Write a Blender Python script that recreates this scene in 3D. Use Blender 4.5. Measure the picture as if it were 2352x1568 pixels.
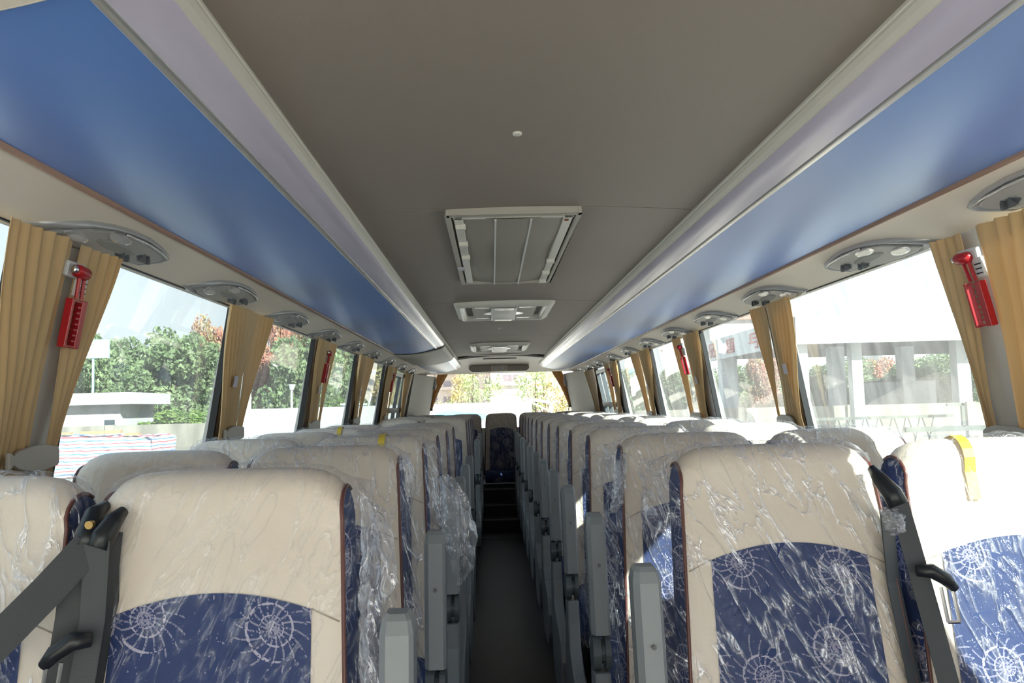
import bpy, bmesh, math, random
from mathutils import Vector, Matrix
for o in list(bpy.data.objects): bpy.data.objects.remove(o)
S = bpy.context.scene
COL = S.collection
# ------------------------------------------------------------ camera, sky, sun, exposure
YAW, PITCH, ROLL = math.radians(1.496), math.radians(4.438), math.radians(-1.595)
F = Vector((math.sin(YAW)*math.cos(PITCH), math.cos(YAW)*math.cos(PITCH), math.sin(PITCH)))
R0 = Vector((math.cos(YAW), -math.sin(YAW), 0)); U0 = R0.cross(F)
RR = R0*math.cos(ROLL)+U0*math.sin(ROLL); UU = U0*math.cos(ROLL)-R0*math.sin(ROLL)
cd = bpy.data.cameras.new('camera'); cam = bpy.data.objects.new('camera', cd); COL.objects.link(cam)
cam.matrix_world = Matrix(((RR.x, UU.x, -F.x, -.115), (RR.y, UU.y, -F.y, 0), (RR.z, UU.z, -F.z, 1.34), (0, 0, 0, 1)))
cd.sensor_width = 36; cd.lens = 36*1898/2352; cd.clip_start = .02; cd.clip_end = 500
S.camera = cam
w = bpy.data.worlds.new('world'); S.world = w; w.use_nodes = True
wn = w.node_tree.nodes; wl = w.node_tree.links
bg = wn['Background']
tc = wn.new('ShaderNodeTexCoord'); sx = wn.new('ShaderNodeSeparateXYZ'); cr = wn.new('ShaderNodeValToRGB')
wl.new(tc.outputs['Generated'], sx.inputs[0]); wl.new(sx.outputs['Z'], cr.inputs[0]); wl.new(cr.outputs[0], bg.inputs[0])
cr.color_ramp.elements[0].position = 0.0; cr.color_ramp.elements[0].color = (1, .975, .94, 1)
cr.color_ramp.elements[1].position = .5; cr.color_ramp.elements[1].color = (.72, .84, 1, 1)
bg.inputs[1].default_value = 2.6
sl = bpy.data.lights.new('sun', 'SUN'); so = bpy.data.objects.new('sun', sl); COL.objects.link(so)
sl.energy = 30; sl.angle = .009; sl.color = (1, .95, .86)
so.rotation_euler = Vector((.50, -.65, .50)).to_track_quat('Z', 'Y').to_euler()
vs = S.view_settings
vs.view_transform = 'Standard'; vs.look = 'None'; vs.gamma = 1; vs.use_curve_mapping = False; vs.exposure = 0.99
S.cycles.transparent_max_bounces = 32

# ------------------------------------------------------------ materials
def mat(name, col, rough=.6, metal=0, spec=.5, coat=0, bump=None, var=None, trans=0):
    m = bpy.data.materials.new(name); m.use_nodes = True
    n, l = m.node_tree.nodes, m.node_tree.links; b = n['Principled BSDF']
    b.inputs['Base Color'].default_value = (*col, 1); b.inputs['Roughness'].default_value = rough
    b.inputs['Metallic'].default_value = metal; b.inputs['Specular IOR Level'].default_value = spec
    b.inputs['Coat Weight'].default_value = coat
    t = n.new('ShaderNodeTexCoord')
    if bump:   # scale tuple, strength
        mp = n.new('ShaderNodeMapping'); mp.inputs['Scale'].default_value = bump[0]; l.new(t.outputs['Object'], mp.inputs[0])
        no = n.new('ShaderNodeTexNoise'); no.inputs['Detail'].default_value = 6; no.inputs['Scale'].default_value = 1
        l.new(mp.outputs[0], no.inputs[0])
        bp = n.new('ShaderNodeBump'); bp.inputs['Strength'].default_value = bump[1]; bp.inputs['Distance'].default_value = bump[2] if len(bump) > 2 else .01
        l.new(no.outputs[0], bp.inputs['Height']); l.new(bp.outputs[0], b.inputs['Normal'])
    if var:    # scale tuple, second colour
        mp = n.new('ShaderNodeMapping'); mp.inputs['Scale'].default_value = var[0]; l.new(t.outputs['Object'], mp.inputs[0])
        no = n.new('ShaderNodeTexNoise'); no.inputs['Scale'].default_value = 1; no.inputs['Detail'].default_value = 5; l.new(mp.outputs[0], no.inputs[0])
        r = n.new('ShaderNodeValToRGB'); r.color_ramp.elements[0].color = (*col, 1); r.color_ramp.elements[1].color = (*var[1], 1)
        r.color_ramp.elements[0].position = .38; r.color_ramp.elements[1].position = .65
        l.new(no.outputs[0], r.inputs[0]); l.new(r.outputs[0], b.inputs['Base Color'])
    if trans:
        tr = n.new('ShaderNodeBsdfTranslucent'); tr.inputs[0].default_value = (*col, 1)
        mx = n.new('ShaderNodeMixShader'); mx.inputs[0].default_value = trans
        l.new(b.outputs[0], mx.inputs[1]); l.new(tr.outputs[0], mx.inputs[2]); l.new(mx.outputs[0], n['Material Output'].inputs[0])
    return m

M = {}
M['ceiling'] = mat('ceiling_vinyl', (.29, .245, .215), .55, bump=((320, 320, 320), .25, .002))
M['blue'] = mat('blue_panel', (.080, .23, .66), .40, spec=1.0, coat=.6, bump=((6, 120, 90), .05, .002), var=((2, .5, 2), (.10, .26, .70)))
M['lav'] = mat('lavender_strip', (.60, .55, .70), .20, spec=.6, var=((12, 1.3, 12), (.66, .62, .76)))
M['chrome'] = mat('silver_trim', (.75, .74, .72), .25, metal=.7)
M['cream_trim'] = mat('cream_trim', (.74, .71, .65), .35)
M['beige'] = mat('beige_leatherette', (.78, .70, .60), .5, bump=((260, 260, 260), .2, .002), var=((3, 2, 3), (.80, .725, .625)))
M['rearcol'] = mat('rear_column', (.21, .20, .175), .55)
M['beige_grey'] = mat('beige_grey_plastic', (.46, .43, .38), .45)
M['pillar'] = mat('pillar_grey', (.68, .66, .63), .5)
M['piping'] = mat('brown_piping', (.30, .19, .15), .4)
M['seatpipe'] = mat('dark_piping', (.13, .045, .035), .35)
M['silver'] = mat('silver_grey_plastic', (.42, .425, .43), .32, metal=.3)
M['darkgrey'] = mat('dark_grey_plastic', (.10, .11, .12), .4)
M['black'] = mat('black_rubber', (.012, .013, .015), .5)
M['cream'] = mat('cream_leather', (.75, .65, .525), .42, bump=((180, 180, 180), .15, .002), var=((5, 5, 5), (.79, .695, .57)))
M['grey'] = mat('armrest_grey', (.235, .252, .262), .38, bump=((300, 300, 300), .06, .001))
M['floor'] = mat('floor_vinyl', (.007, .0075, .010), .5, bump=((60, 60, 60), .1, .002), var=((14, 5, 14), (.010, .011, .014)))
M['step'] = mat('step_black', (.010, .010, .011), .6)
M['nosing'] = mat('step_nosing', (.14, .14, .14), .35, metal=.5)
M['curtain'] = mat('gold_curtain', (.70, .49, .24), .42, spec=.5, bump=((30, 30, 8), .15, .004), var=((7, 7, 3), (.74, .54, .29)), trans=.30)
M['red'] = mat('red_plastic', (.42, .012, .02), .3)
M['white'] = mat('white_plastic', (.72, .72, .71), .4)
M['belt'] = mat('belt_webbing', (.042, .047, .052), .55, bump=((30, 500, 500), .3, .001))
M['beltblack'] = mat('belt_black', (.012, .014, .017), .35)
M['brass'] = mat('brass_bolt', (.45, .30, .12), .3, metal=1)
M['steel'] = mat('steel', (.7, .7, .7), .2, metal=1)
M['yellow'] = mat('yellow_tape', (.80, .58, .06), .5)
M['paper'] = mat('lilac_paper', (.62, .60, .68), .7)
M['lens'] = mat('lamp_lens', (.75, .75, .73), .15, spec=.8)
M['hatch'] = mat('hatch_screen', (.34, .31, .27), .6, bump=((400, 60, 60), .15, .002))
M['blue'].node_tree.nodes['Principled BSDF'].inputs['Coat Roughness'].default_value = .36
# outdoors
M['conc'] = mat('yard_concrete', (.40, .38, .34), .9, var=((.6, .6, .6), (.47, .45, .40)))
M['wallc'] = mat('stained_concrete', (.22, .205, .17), .9, var=((1.2, 1.2, .35), (.36, .335, .275)))
M['bark'] = mat('bark', (.10, .075, .05), .9)
M['leaf'] = mat('leaf_green', (.17, .24, .11), .6, var=((1.5, 1.5, 1.5), (.30, .38, .18)), trans=.3)
M['hedge'] = mat('hedge_green', (.14, .24, .05), .6, var=((2, 2, 2), (.26, .36, .10)), trans=.25)
M['redleaf'] = mat('leaf_red', (.55, .24, .17), .6, var=((2, 2, 2), (.34, .32, .14)), trans=.25)
M['yleaf'] = mat('leaf_autumn', (.50, .38, .16), .6, var=((2, 2, 2), (.34, .38, .14)), trans=.3)
M['leafpale'] = mat('leaf_pale_green', (.30, .40, .16), .6, var=((2, 2, 2), (.45, .50, .26)), trans=.3)
M['bwhite'] = mat('white_wall', (.50, .49, .48), .8)
M['canopy'] = mat('canopy_panel', (.62, .64, .66), .6)
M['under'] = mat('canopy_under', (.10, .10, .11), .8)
M['glassdark'] = mat('dark_window', (.05, .07, .08), .15)
M['cyan'] = mat('cyan_sheet', (.12, .48, .72), .6)
M['carw'] = mat('car_white', (.7, .7, .7), .2, coat=1)
M['cards'] = mat('car_silver', (.25, .27, .29), .2, coat=1)
M['carr'] = mat('car_red', (.35, .02, .03), .2, coat=1)
M['tower'] = mat('tower_wall', (.72, .62, .54), .8)
M['towerw'] = mat('tower_window', (.30, .26, .30), .4)
M['rooftile'] = mat('red_roof', (.40, .17, .12), .7)
M['signred'] = mat('sign_red', (.50, .05, .07), .5)
M['frame'] = mat('trailer_green', (.09, .10, .08), .6)
M['wood'] = mat('plank_wood', (.42, .27, .15), .7)
M['asphalt'] = M['conc']

def tarp_mat():
    m = bpy.data.materials.new('striped_tarp'); m.use_nodes = True; n, l = m.node_tree.nodes, m.node_tree.links
    b = n['Principled BSDF']; b.inputs['Roughness'].default_value = .5
    t = n.new('ShaderNodeTexCoord'); s = n.new('ShaderNodeSeparateXYZ'); l.new(t.outputs['Object'], s.inputs[0])
    no = n.new('ShaderNodeTexNoise'); no.inputs['Scale'].default_value = 1.6; l.new(t.outputs['Object'], no.inputs[0])
    a = n.new('ShaderNodeMath'); a.operation = 'MULTIPLY_ADD'; a.inputs[1].default_value = .16; l.new(no.outputs[0], a.inputs[0]); l.new(s.outputs['Z'], a.inputs[2])
    d = n.new('ShaderNodeMath'); d.operation = 'MULTIPLY'; d.inputs[1].default_value = 1/.27; l.new(a.outputs[0], d.inputs[0])
    f = n.new('ShaderNodeMath'); f.operation = 'FRACT'; l.new(d.outputs[0], f.inputs[0])
    r = n.new('ShaderNodeValToRGB'); r.color_ramp.interpolation = 'CONSTANT'; l.new(f.outputs[0], r.inputs[0])
    e = r.color_ramp.elements; e[0].position = 0; e[0].color = (.52, .53, .57, 1); e[1].position = .25; e[1].color = (.46, .13, .15, 1)
    for p, c in ((.42, (.52, .53, .57, 1)), (.72, (.13, .25, .52, 1)), (.9, (.52, .53, .57, 1))):
        q = e.new(p); q.color = c
    l.new(r.outputs[0], b.inputs['Base Color']); return m
M['tarp'] = tarp_mat()

def mnode(n, l, op, a, b=None, c=None):
    x = n.new('ShaderNodeMath'); x.operation = op
    for i, v in enumerate((a, b, c)):
        if v is None: continue
        if isinstance(v, (int, float)): x.inputs[i].default_value = v
        else: l.new(v, x.inputs[i])
    return x.outputs[0]

def fabric_mat():
    """navy cloth woven with pale spiral shells and short barbs"""
    m = bpy.data.materials.new('navy_shell_fabric'); m.use_nodes = True; n, l = m.node_tree.nodes, m.node_tree.links
    b = n['Principled BSDF']; b.inputs['Roughness'].default_value = .65
    t = n.new('ShaderNodeTexCoord'); s = n.new('ShaderNodeSeparateXYZ'); l.new(t.outputs['Object'], s.inputs[0])
    cb = n.new('ShaderNodeCombineXYZ')
    l.new(mnode(n, l, 'ADD', s.outputs['X'], mnode(n, l, 'MULTIPLY', s.outputs['Y'], .8)), cb.inputs[0]); l.new(s.outputs['Z'], cb.inputs[1])
    v = n.new('ShaderNodeTexVoronoi'); v.voronoi_dimensions = '2D'; v.inputs['Scale'].default_value = 7.2; v.inputs['Randomness'].default_value = .62
    l.new(cb.outputs[0], v.inputs['Vector'])
    sb = n.new('ShaderNodeVectorMath'); sb.operation = 'SUBTRACT'; l.new(cb.outputs[0], sb.inputs[0]); l.new(v.outputs['Position'], sb.inputs[1])
    q = n.new('ShaderNodeSeparateXYZ'); l.new(sb.outputs[0], q.inputs[0])
    rr = mnode(n, l, 'SQRT', mnode(n, l, 'ADD', mnode(n, l, 'MULTIPLY', q.outputs[0], q.outputs[0]), mnode(n, l, 'MULTIPLY', q.outputs[1], q.outputs[1])))
    th = mnode(n, l, 'ARCTAN2', q.outputs[1], q.outputs[0])
    thn = mnode(n, l, 'MULTIPLY', th, 1/(2*math.pi))
    lr = mnode(n, l, 'MULTIPLY', mnode(n, l, 'LOGARITHM', mnode(n, l, 'MAXIMUM', rr, .002), math.e), 1.55)
    sp = mnode(n, l, 'FRACT', mnode(n, l, 'SUBTRACT', lr, thn))
    spl = mnode(n, l, 'LESS_THAN', mnode(n, l, 'ABSOLUTE', mnode(n, l, 'SUBTRACT', sp, .5)), .085)
    ins = mnode(n, l, 'LESS_THAN', rr, .047)
    no = n.new('ShaderNodeTexNoise'); no.inputs['Scale'].default_value = 260; l.new(t.outputs['Object'], no.inputs[0])
    grit = mnode(n, l, 'GREATER_THAN', no.outputs[0], .43)
    spk = mnode(n, l, 'FRACT', mnode(n, l, 'MULTIPLY', mnode(n, l, 'ADD', thn, mnode(n, l, 'MULTIPLY', rr, 1.5)), 17))
    wd = mnode(n, l, 'DIVIDE', .0028, mnode(n, l, 'MAXIMUM', rr, .004))
    spl2 = mnode(n, l, 'LESS_THAN', mnode(n, l, 'ABSOLUTE', mnode(n, l, 'SUBTRACT', spk, .5)), mnode(n, l, 'MULTIPLY', wd, 1.4))
    no2 = n.new('ShaderNodeTexNoise'); no2.inputs['Scale'].default_value = 60; l.new(t.outputs['Object'], no2.inputs[0])
    ins2 = mnode(n, l, 'LESS_THAN', rr, mnode(n, l, 'MULTIPLY_ADD', no2.outputs[0], .06, .030))
    k1 = mnode(n, l, 'MULTIPLY', mnode(n, l, 'MULTIPLY', spl, ins), grit)
    k2 = mnode(n, l, 'MULTIPLY', mnode(n, l, 'MULTIPLY', mnode(n, l, 'MULTIPLY', spl2, ins2), grit), .55)
    k = mnode(n, l, 'MAXIMUM', k1, k2)
    no3 = n.new('ShaderNodeTexNoise'); no3.inputs['Scale'].default_value = 140; l.new(t.outputs['Object'], no3.inputs[0])
    dots = mnode(n, l, 'MULTIPLY', mnode(n, l, 'GREATER_THAN', no3.outputs[0], .70), .5)
    k = mnode(n, l, 'MAXIMUM', k, dots)
    mx = n.new('ShaderNodeMix'); mx.data_type = 'RGBA'; mx.inputs[6].default_value = (.011, .032, .125, 1); mx.inputs[7].default_value = (.42, .40, .50, 1)
    l.new(k, mx.inputs[0]); l.new(mx.outputs[2], b.inputs['Base Color'])
    return m
M['fabric'] = fabric_mat()

def film_mat(name, haze=.10, seed=0, dens=1.0):
    """thin clear polythene: see-through, shiny on its creases, milky where folded"""
    m = bpy.data.materials.new(name); m.use_nodes = True; n, l = m.node_tree.nodes, m.node_tree.links
    n.remove(n['Principled BSDF']); out = n['Material Output']
    t = n.new('ShaderNodeTexCoord')
    mp = n.new('ShaderNodeMapping'); mp.inputs['Scale'].default_value = (27, 20, 5.5); mp.inputs['Location'].default_value = (seed*7, 0, seed*3)
    mr = n.new('ShaderNodeMapping'); mr.inputs['Rotation'].default_value = (0, math.radians((26 if dens > 1.7 else -24 if dens < 1 else 12)), 0)
    l.new(t.outputs['Object'], mr.inputs[0]); l.new(mr.outputs[0], mp.inputs[0])
    a = n.new('ShaderNodeTexNoise'); a.inputs['Scale'].default_value = 1; a.inputs['Detail'].default_value = 3; a.inputs['Distortion'].default_value = .8; l.new(mp.outputs[0], a.inputs[0])
    b = n.new('ShaderNodeTexNoise'); b.inputs['Scale'].default_value = 34; b.inputs['Detail'].default_value = 3; b.inputs['Distortion'].default_value = 1.5; l.new(t.outputs['Object'], b.inputs[0])
    rid = mnode(n, l, 'SUBTRACT', 1.0, mnode(n, l, 'MULTIPLY', mnode(n, l, 'ABSOLUTE', mnode(n, l, 'SUBTRACT', a.outputs[0], .5)), 9))
    rid = mnode(n, l, 'MAXIMUM', rid, 0)
    h = mnode(n, l, 'ADD', mnode(n, l, 'MULTIPLY', rid, .8), mnode(n, l, 'MULTIPLY', b.outputs[0], .9))
    bp = n.new('ShaderNodeBump'); bp.inputs['Strength'].default_value = 1; bp.inputs['Distance'].default_value = .005; l.new(h, bp.inputs['Height'])
    gl = n.new('ShaderNodeBsdfGlossy'); gl.inputs['Roughness'].default_value = .12; gl.inputs[0].default_value = (.95, .95, 1, 1); l.new(bp.outputs[0], gl.inputs['Normal'])
    df = n.new('ShaderNodeBsdfDiffuse'); df.inputs[0].default_value = (.95, .96, 1, 1); l.new(bp.outputs[0], df.inputs['Normal'])
    tl = n.new('ShaderNodeBsdfTranslucent'); tl.inputs[0].default_value = (.86, .87, .92, 1)
    m0 = n.new('ShaderNodeMixShader'); m0.inputs[0].default_value = .4; l.new(df.outputs[0], m0.inputs[1]); l.new(tl.outputs[0], m0.inputs[2])
    tr = n.new('ShaderNodeBsdfTransparent'); tr.inputs[0].default_value = (.97, .97, .98, 1)
    m1 = n.new('ShaderNodeMixShader'); l.new(m0.outputs[0], m1.inputs[1]); l.new(gl.outputs[0], m1.inputs[2]); m1.inputs[0].default_value = .45
    fr = n.new('ShaderNodeLayerWeight'); fr.inputs[0].default_value = .25; l.new(bp.outputs[0], fr.inputs['Normal'])
    fac = mnode(n, l, 'ADD', mnode(n, l, 'MULTIPLY', mnode(n, l, 'POWER', fr.outputs['Facing'], 2.0), .30*min(dens, 1)), mnode(n, l, 'MULTIPLY_ADD', mnode(n, l, 'POWER', rid, 4.0), .30*dens, haze))
    fac = mnode(n, l, 'MINIMUM', fac, .85)
    m2 = n.new('ShaderNodeMixShader'); l.new(fac, m2.inputs[0]); l.new(tr.outputs[0], m2.inputs[1]); l.new(m1.outputs[0], m2.inputs[2])
    l.new(m2.outputs[0], out.inputs[0]); return m
FILM = [film_mat('clear_film_%s' % c, h, s, d) for c, h, s, d in (('tight', .012, 0, .6), ('loose', .03, 0, 1.8), ('creased', .03, -.6, 1.6))]
M['flap'] = film_mat('milky_film', .38, 5, 1.0)

def glass_mat(name, tint=(.80, .88, .87), haze=.07, spec=1.0):
    m = bpy.data.materials.new(name); m.use_nodes = True; n, l = m.node_tree.nodes, m.node_tree.links
    n.remove(n['Principled BSDF'])
    tr = n.new('ShaderNodeBsdfTransparent'); tr.inputs[0].default_value = (*tint, 1)
    gl = n.new('ShaderNodeBsdfGlossy'); gl.inputs['Roughness'].default_value = .02
    df = n.new('ShaderNodeBsdfDiffuse'); df.inputs[0].default_value = (.8, .85, .85, 1)
    tl = n.new('ShaderNodeBsdfTranslucent'); tl.inputs[0].default_value = (.8, .85, .85, 1)
    md = n.new('ShaderNodeMixShader'); md.inputs[0].default_value = .6; l.new(df.outputs[0], md.inputs[1]); l.new(tl.outputs[0], md.inputs[2])
    fr = n.new('ShaderNodeLayerWeight'); fr.inputs[0].default_value = .5
    fc = mnode(n, l, 'MULTIPLY_ADD', mnode(n, l, 'POWER', fr.outputs['Facing'], 4.5), .85*spec, .05*spec)
    m1 = n.new('ShaderNodeMixShader'); l.new(fc, m1.inputs[0]); l.new(tr.outputs[0], m1.inputs[1]); l.new(gl.outputs[0], m1.inputs[2])
    t = n.new('ShaderNodeTexCoord'); mp = n.new('ShaderNodeMapping'); mp.inputs['Scale'].default_value = (1, 9, 1.6); l.new(t.outputs['Object'], mp.inputs[0])
    no = n.new('ShaderNodeTexNoise'); no.inputs['Scale'].default_value = 1.6; no.inputs['Detail'].default_value = 5; l.new(mp.outputs[0], no.inputs[0])
    m2 = n.new('ShaderNodeMixShader'); l.new(mnode(n, l, 'MULTIPLY', no.outputs[0], haze*2), m2.inputs[0]); l.new(m1.outputs[0], m2.inputs[1]); l.new(md.outputs[0], m2.inputs[2])
    l.new(m2.outputs[0], n['Material Output'].inputs[0]); return m
M['glass'] = glass_mat('side_glass', (.172, .205, .212), .042)
M['glassclear'] = glass_mat('clear_glass', (.74, .75, .74), .02)

# ------------------------------------------------------------ mesh helpers
def new_mesh(name, verts, faces, m, smooth=True):
    me = bpy.data.meshes.new(name); me.from_pydata([tuple(v) for v in verts], [], faces); me.update()
    b = bmesh.new(); b.from_mesh(me); bmesh.ops.recalc_face_normals(b, faces=b.faces); b.to_mesh(me); b.free()
    if smooth:
        for p in me.polygons: p.use_smooth = True
    me.materials.append(m); return me
def obj(name, me, parent=None, loc=None, rot=None):
    o = bpy.data.objects.new(name, me); COL.objects.link(o)
    if parent: o.parent = parent
    if loc: o.location = loc
    if rot: o.rotation_euler = rot
    return o
def tag(o, label=None, cat=None, group=None, kind=None):
    if label: o['label'] = label
    if cat: o['category'] = cat
    if group: o['group'] = group
    if kind: o['kind'] = kind
    return o
def empty(name, loc=(0, 0, 0), rz=0):
    o = bpy.data.objects.new(name, None); COL.objects.link(o); o.location = loc; o.rotation_euler = (0, 0, rz); o.empty_display_size = .1
    return o
class MB:
    def __init__(s): s.v = []; s.f = []
    def quad(s, a, b, c, d):
        i = len(s.v); s.v += [a, b, c, d]; s.f.append((i, i+1, i+2, i+3)); return s
    def box(s, x0, x1, y0, y1, z0, z1):
        i = len(s.v); s.v += [(x, y, z) for x in (x0, x1) for y in (y0, y1) for z in (z0, z1)]
        for f in ((0, 1, 3, 2), (4, 6, 7, 5), (0, 4, 5, 1), (2, 3, 7, 6), (0, 2, 6, 4), (1, 5, 7, 3)): s.f.append(tuple(i+k for k in f))
        return s
    def grid(s, fn, nu, nv, closeu=False):
        i = len(s.v)
        for a in range(nu+(0 if closeu else 1)):
            for b in range(nv+1): s.v.append(fn(a/nu, b/nv))
        W = nv+1; N = nu if closeu else nu+1
        for a in range(nu):
            for b in range(nv):
                a2 = (a+1) % N
                s.f.append((i+a*W+b, i+a2*W+b, i+a2*W+b+1, i+a*W+b+1))
        return s
    def tube(s, pts, r, n=8, cap=True):
        pts = [Vector(p) for p in pts]; i = len(s.v)
        for k, p in enumerate(pts):
            d = (pts[min(k+1, len(pts)-1)]-pts[max(k-1, 0)]).normalized()
            a = d.cross(Vector((0, 0, 1)));
            if a.length < .01: a = d.cross(Vector((0, 1, 0)))
            a.normalize(); b = d.cross(a); rr = r[k] if isinstance(r, (list, tuple)) else r
            for q in range(n):
                t = 2*math.pi*q/n; s.v.append(tuple(p+a*math.cos(t)*rr+b*math.sin(t)*rr))
        for k in range(len(pts)-1):
            for q in range(n): s.f.append((i+k*n+q, i+k*n+(q+1) % n, i+(k+1)*n+(q+1) % n, i+(k+1)*n+q))
        if cap: s.f.append(tuple(i+q for q in range(n))); s.f.append(tuple(i+(len(pts)-1)*n+q for q in range(n)))
        return s
    def prism(s, poly, ax, a0, a1):
        """polygon extruded along axis ax; poly in the other two axes in order"""
        i = len(s.v); n = len(poly)
        def mk(p, a):
            l = list(p); l.insert(ax, a); return tuple(l)
        s.v += [mk(p, a0) for p in poly]+[mk(p, a1) for p in poly]
        s.f.append(tuple(range(i, i+n))); s.f.append(tuple(range(i+n, i+2*n)))
        for k in range(n): s.f.append((i+k, i+(k+1) % n, i+n+(k+1) % n, i+n+k))
        return s
    def cyl(s, c, r, ax, h, n=20, r2=None):
        d = [0, 0, 0]; d[ax] = h/2
        return s.tube([Vector(c)-Vector(d), Vector(c)+Vector(d)], [r, r if r2 is None else r2], n)
    def mesh(s, name, m, smooth=False, bevel=0, seg=2, solid=0):
        me = new_mesh(name, s.v, s.f, m, smooth)
        if bevel:
            b = bmesh.new(); b.from_mesh(me)
            bmesh.ops.remove_doubles(b, verts=b.verts, dist=1e-5)
            es = [e for e in b.edges if len(e.link_faces) == 2 and e.calc_face_angle(0) > .5]
            bmesh.ops.bevel(b, geom=es, offset=bevel, segments=seg, affect='EDGES', profile=.5, clamp_overlap=True)
            b.to_mesh(me); b.free()
            for p in me.polygons: p.use_smooth = False
        return me
    def build(s, name, m, parent=None, smooth=False, bevel=0, seg=2):
        return obj(name, s.mesh(name, m, smooth, bevel, seg), parent)
def thick(o, t, off=0):
    md = o.modifiers.new('solid', 'SOLIDIFY'); md.thickness = t; md.offset = off
    m2 = o.modifiers.new('edge', 'EDGE_SPLIT'); m2.split_angle = math.radians(40); return o
def auto(o):
    for p in o.data.polygons: p.use_smooth = True
    md = o.modifiers.new('edge', 'EDGE_SPLIT'); md.split_angle = math.radians(35); return o
def lerp(a, b, t): return a+(b-a)*t
def smooth(t): return t*t*(3-2*t)
def noise2(x, y, s=0):
    return math.sin(x*1.7+s*3.1)*math.cos(y*2.3+s*1.3)+.5*math.sin(x*4.1+y*3.3+s*5.7)+.25*math.sin(x*9.7-y*7.1+s*2.2)

# ------------------------------------------------------------ the coach shell
def wx(z): return min(1.06+(1.718-z)*.203, 1.185)
YF, YB = -1.30, 11.25          # front and rear of the body
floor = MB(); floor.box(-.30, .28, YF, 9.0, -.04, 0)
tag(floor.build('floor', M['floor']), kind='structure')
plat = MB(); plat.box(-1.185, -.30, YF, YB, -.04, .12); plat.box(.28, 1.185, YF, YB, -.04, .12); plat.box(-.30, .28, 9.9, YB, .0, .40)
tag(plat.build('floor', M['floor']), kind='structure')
kerb = MB(); kerb.box(-.318, -.28, YF, 9.0, .0, .135); kerb.box(.262, .298, YF, 9.0, .0, .135)
tag(kerb.build('trim_1', M['darkgrey']), kind='structure')
st = empty('aisle_steps', (0, 8.95, 0)); tag(st, 'black steps with pale nosings rising to the rear bench of seats', 'steps')
for i, (y0, z) in enumerate(((8.95, .135), (9.25, .255), (9.55, .40))):
    MB().box(-.297, .277, y0-8.95, (.30 if i < 2 else .35)+y0-8.95, 0.001, z-.002).build('step', M['step'], st)
    MB().box(-.292, .272, y0-8.95-.012, y0-8.95+.02, z-.012, z+.001).build('nosing', M['nosing'], st)
pl = empty('floor_hatch', (-.02, 8.65, 0)); tag(pl, 'dark rounded service hatch let into the aisle floor before the steps', 'hatch')
MB().prism([(-.24, -.17), (.24, -.17), (.27, -.12), (.27, .12), (.24, .17), (-.24, .17), (-.27, .12), (-.27, -.12)], 2, .0005, .006).build('lid', mat('hatch_lid', (.035, .035, .042), .35), pl)
for x in (-.2, .2):
    for y in (-.13, .13): MB().cyl((x, y, .007), .006, 2, .003, 10).build('screw', M['steel'], pl)

# ceiling: gently crowned, with three seams
def ceil_z(x): return 1.932-.02*(x/.5)**2
for k, (a, c) in enumerate(((YF, 2.428), (2.436, 4.60), (4.608, 6.90), (6.908, 9.40))):
    g = MB(); g.grid(lambda u, v: (lerp(-.56, .56, v), lerp(a, c, u), ceil_z(lerp(-.56, .56, v))), 4, 24)
    o = g.build('ceiling', M['ceiling'], smooth=True); thick(o, .02, 1); tag(o, kind='structure')
# dark backing above the seams and outer roof
r = MB(); r.box(-1.2, 1.2, YF, YB, 1.975, 2.05)
tag(r.build('ceiling', M['black']), kind='structure')
# rear header sloping down to the rear window
hd = MB()
def hdf(u, v):
    x = lerp(-.56, .56, v); c = (x/.56)
    y = lerp(9.62, 11.2, u)-.0*c; z = lerp(ceil_z(x)-.012, 1.79, u**5)
    return (x*lerp(1, 1.9, u**2), y, z-.015*c*c*(1-u))
hd.grid(hdf, 14, 24)
o = hd.build('trim_2', M['beige_grey'], smooth=True); thick(o, .02, 1); tag(o, kind='structure')
tag(MB().box(-.56, .56, 9.40, 9.64, 1.925, 1.97).build('trim_3', M['black']), kind='structure')
sb = empty('rear_lamp_console', (-.01, 10.92, 1.838)); tag(sb, 'beige console with two round lamps above the rear window', 'lamp console')
MB().prism([(-.36, -.045), (.36, -.045), (.40, -.01), (.39, .035), (.36, .048), (-.36, .048), (-.39, .035), (-.40, -.01)], 1, -.02, .2).build('console_body', M['beige_grey'], sb, bevel=.01)
MB().box(-.11, .11, -.028, -.015, -.04, .042).build('lamp_plate', M['beige'], sb, bevel=.006)
for x in (-.045, .045):
    b = MB(); b.cyl((x, -.034, 0), .030, 1, .014, 24); q = b.build('lamp_ring', M['silver'], sb)
    b = MB(); b.cyl((x, -.043, 0), .016, 1, .008, 20, .012); b.build('lamp_lens', M['lens'], q)
sl_ = MB().box(-.2, .2, -.004, .004, -.006, .006).build('air_slot', M['darkgrey'], None); sl_.location = (-.01, 9.85, 1.906); tag(sl_, 'narrow dark slot in the beige rear header', 'air slot')

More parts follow.
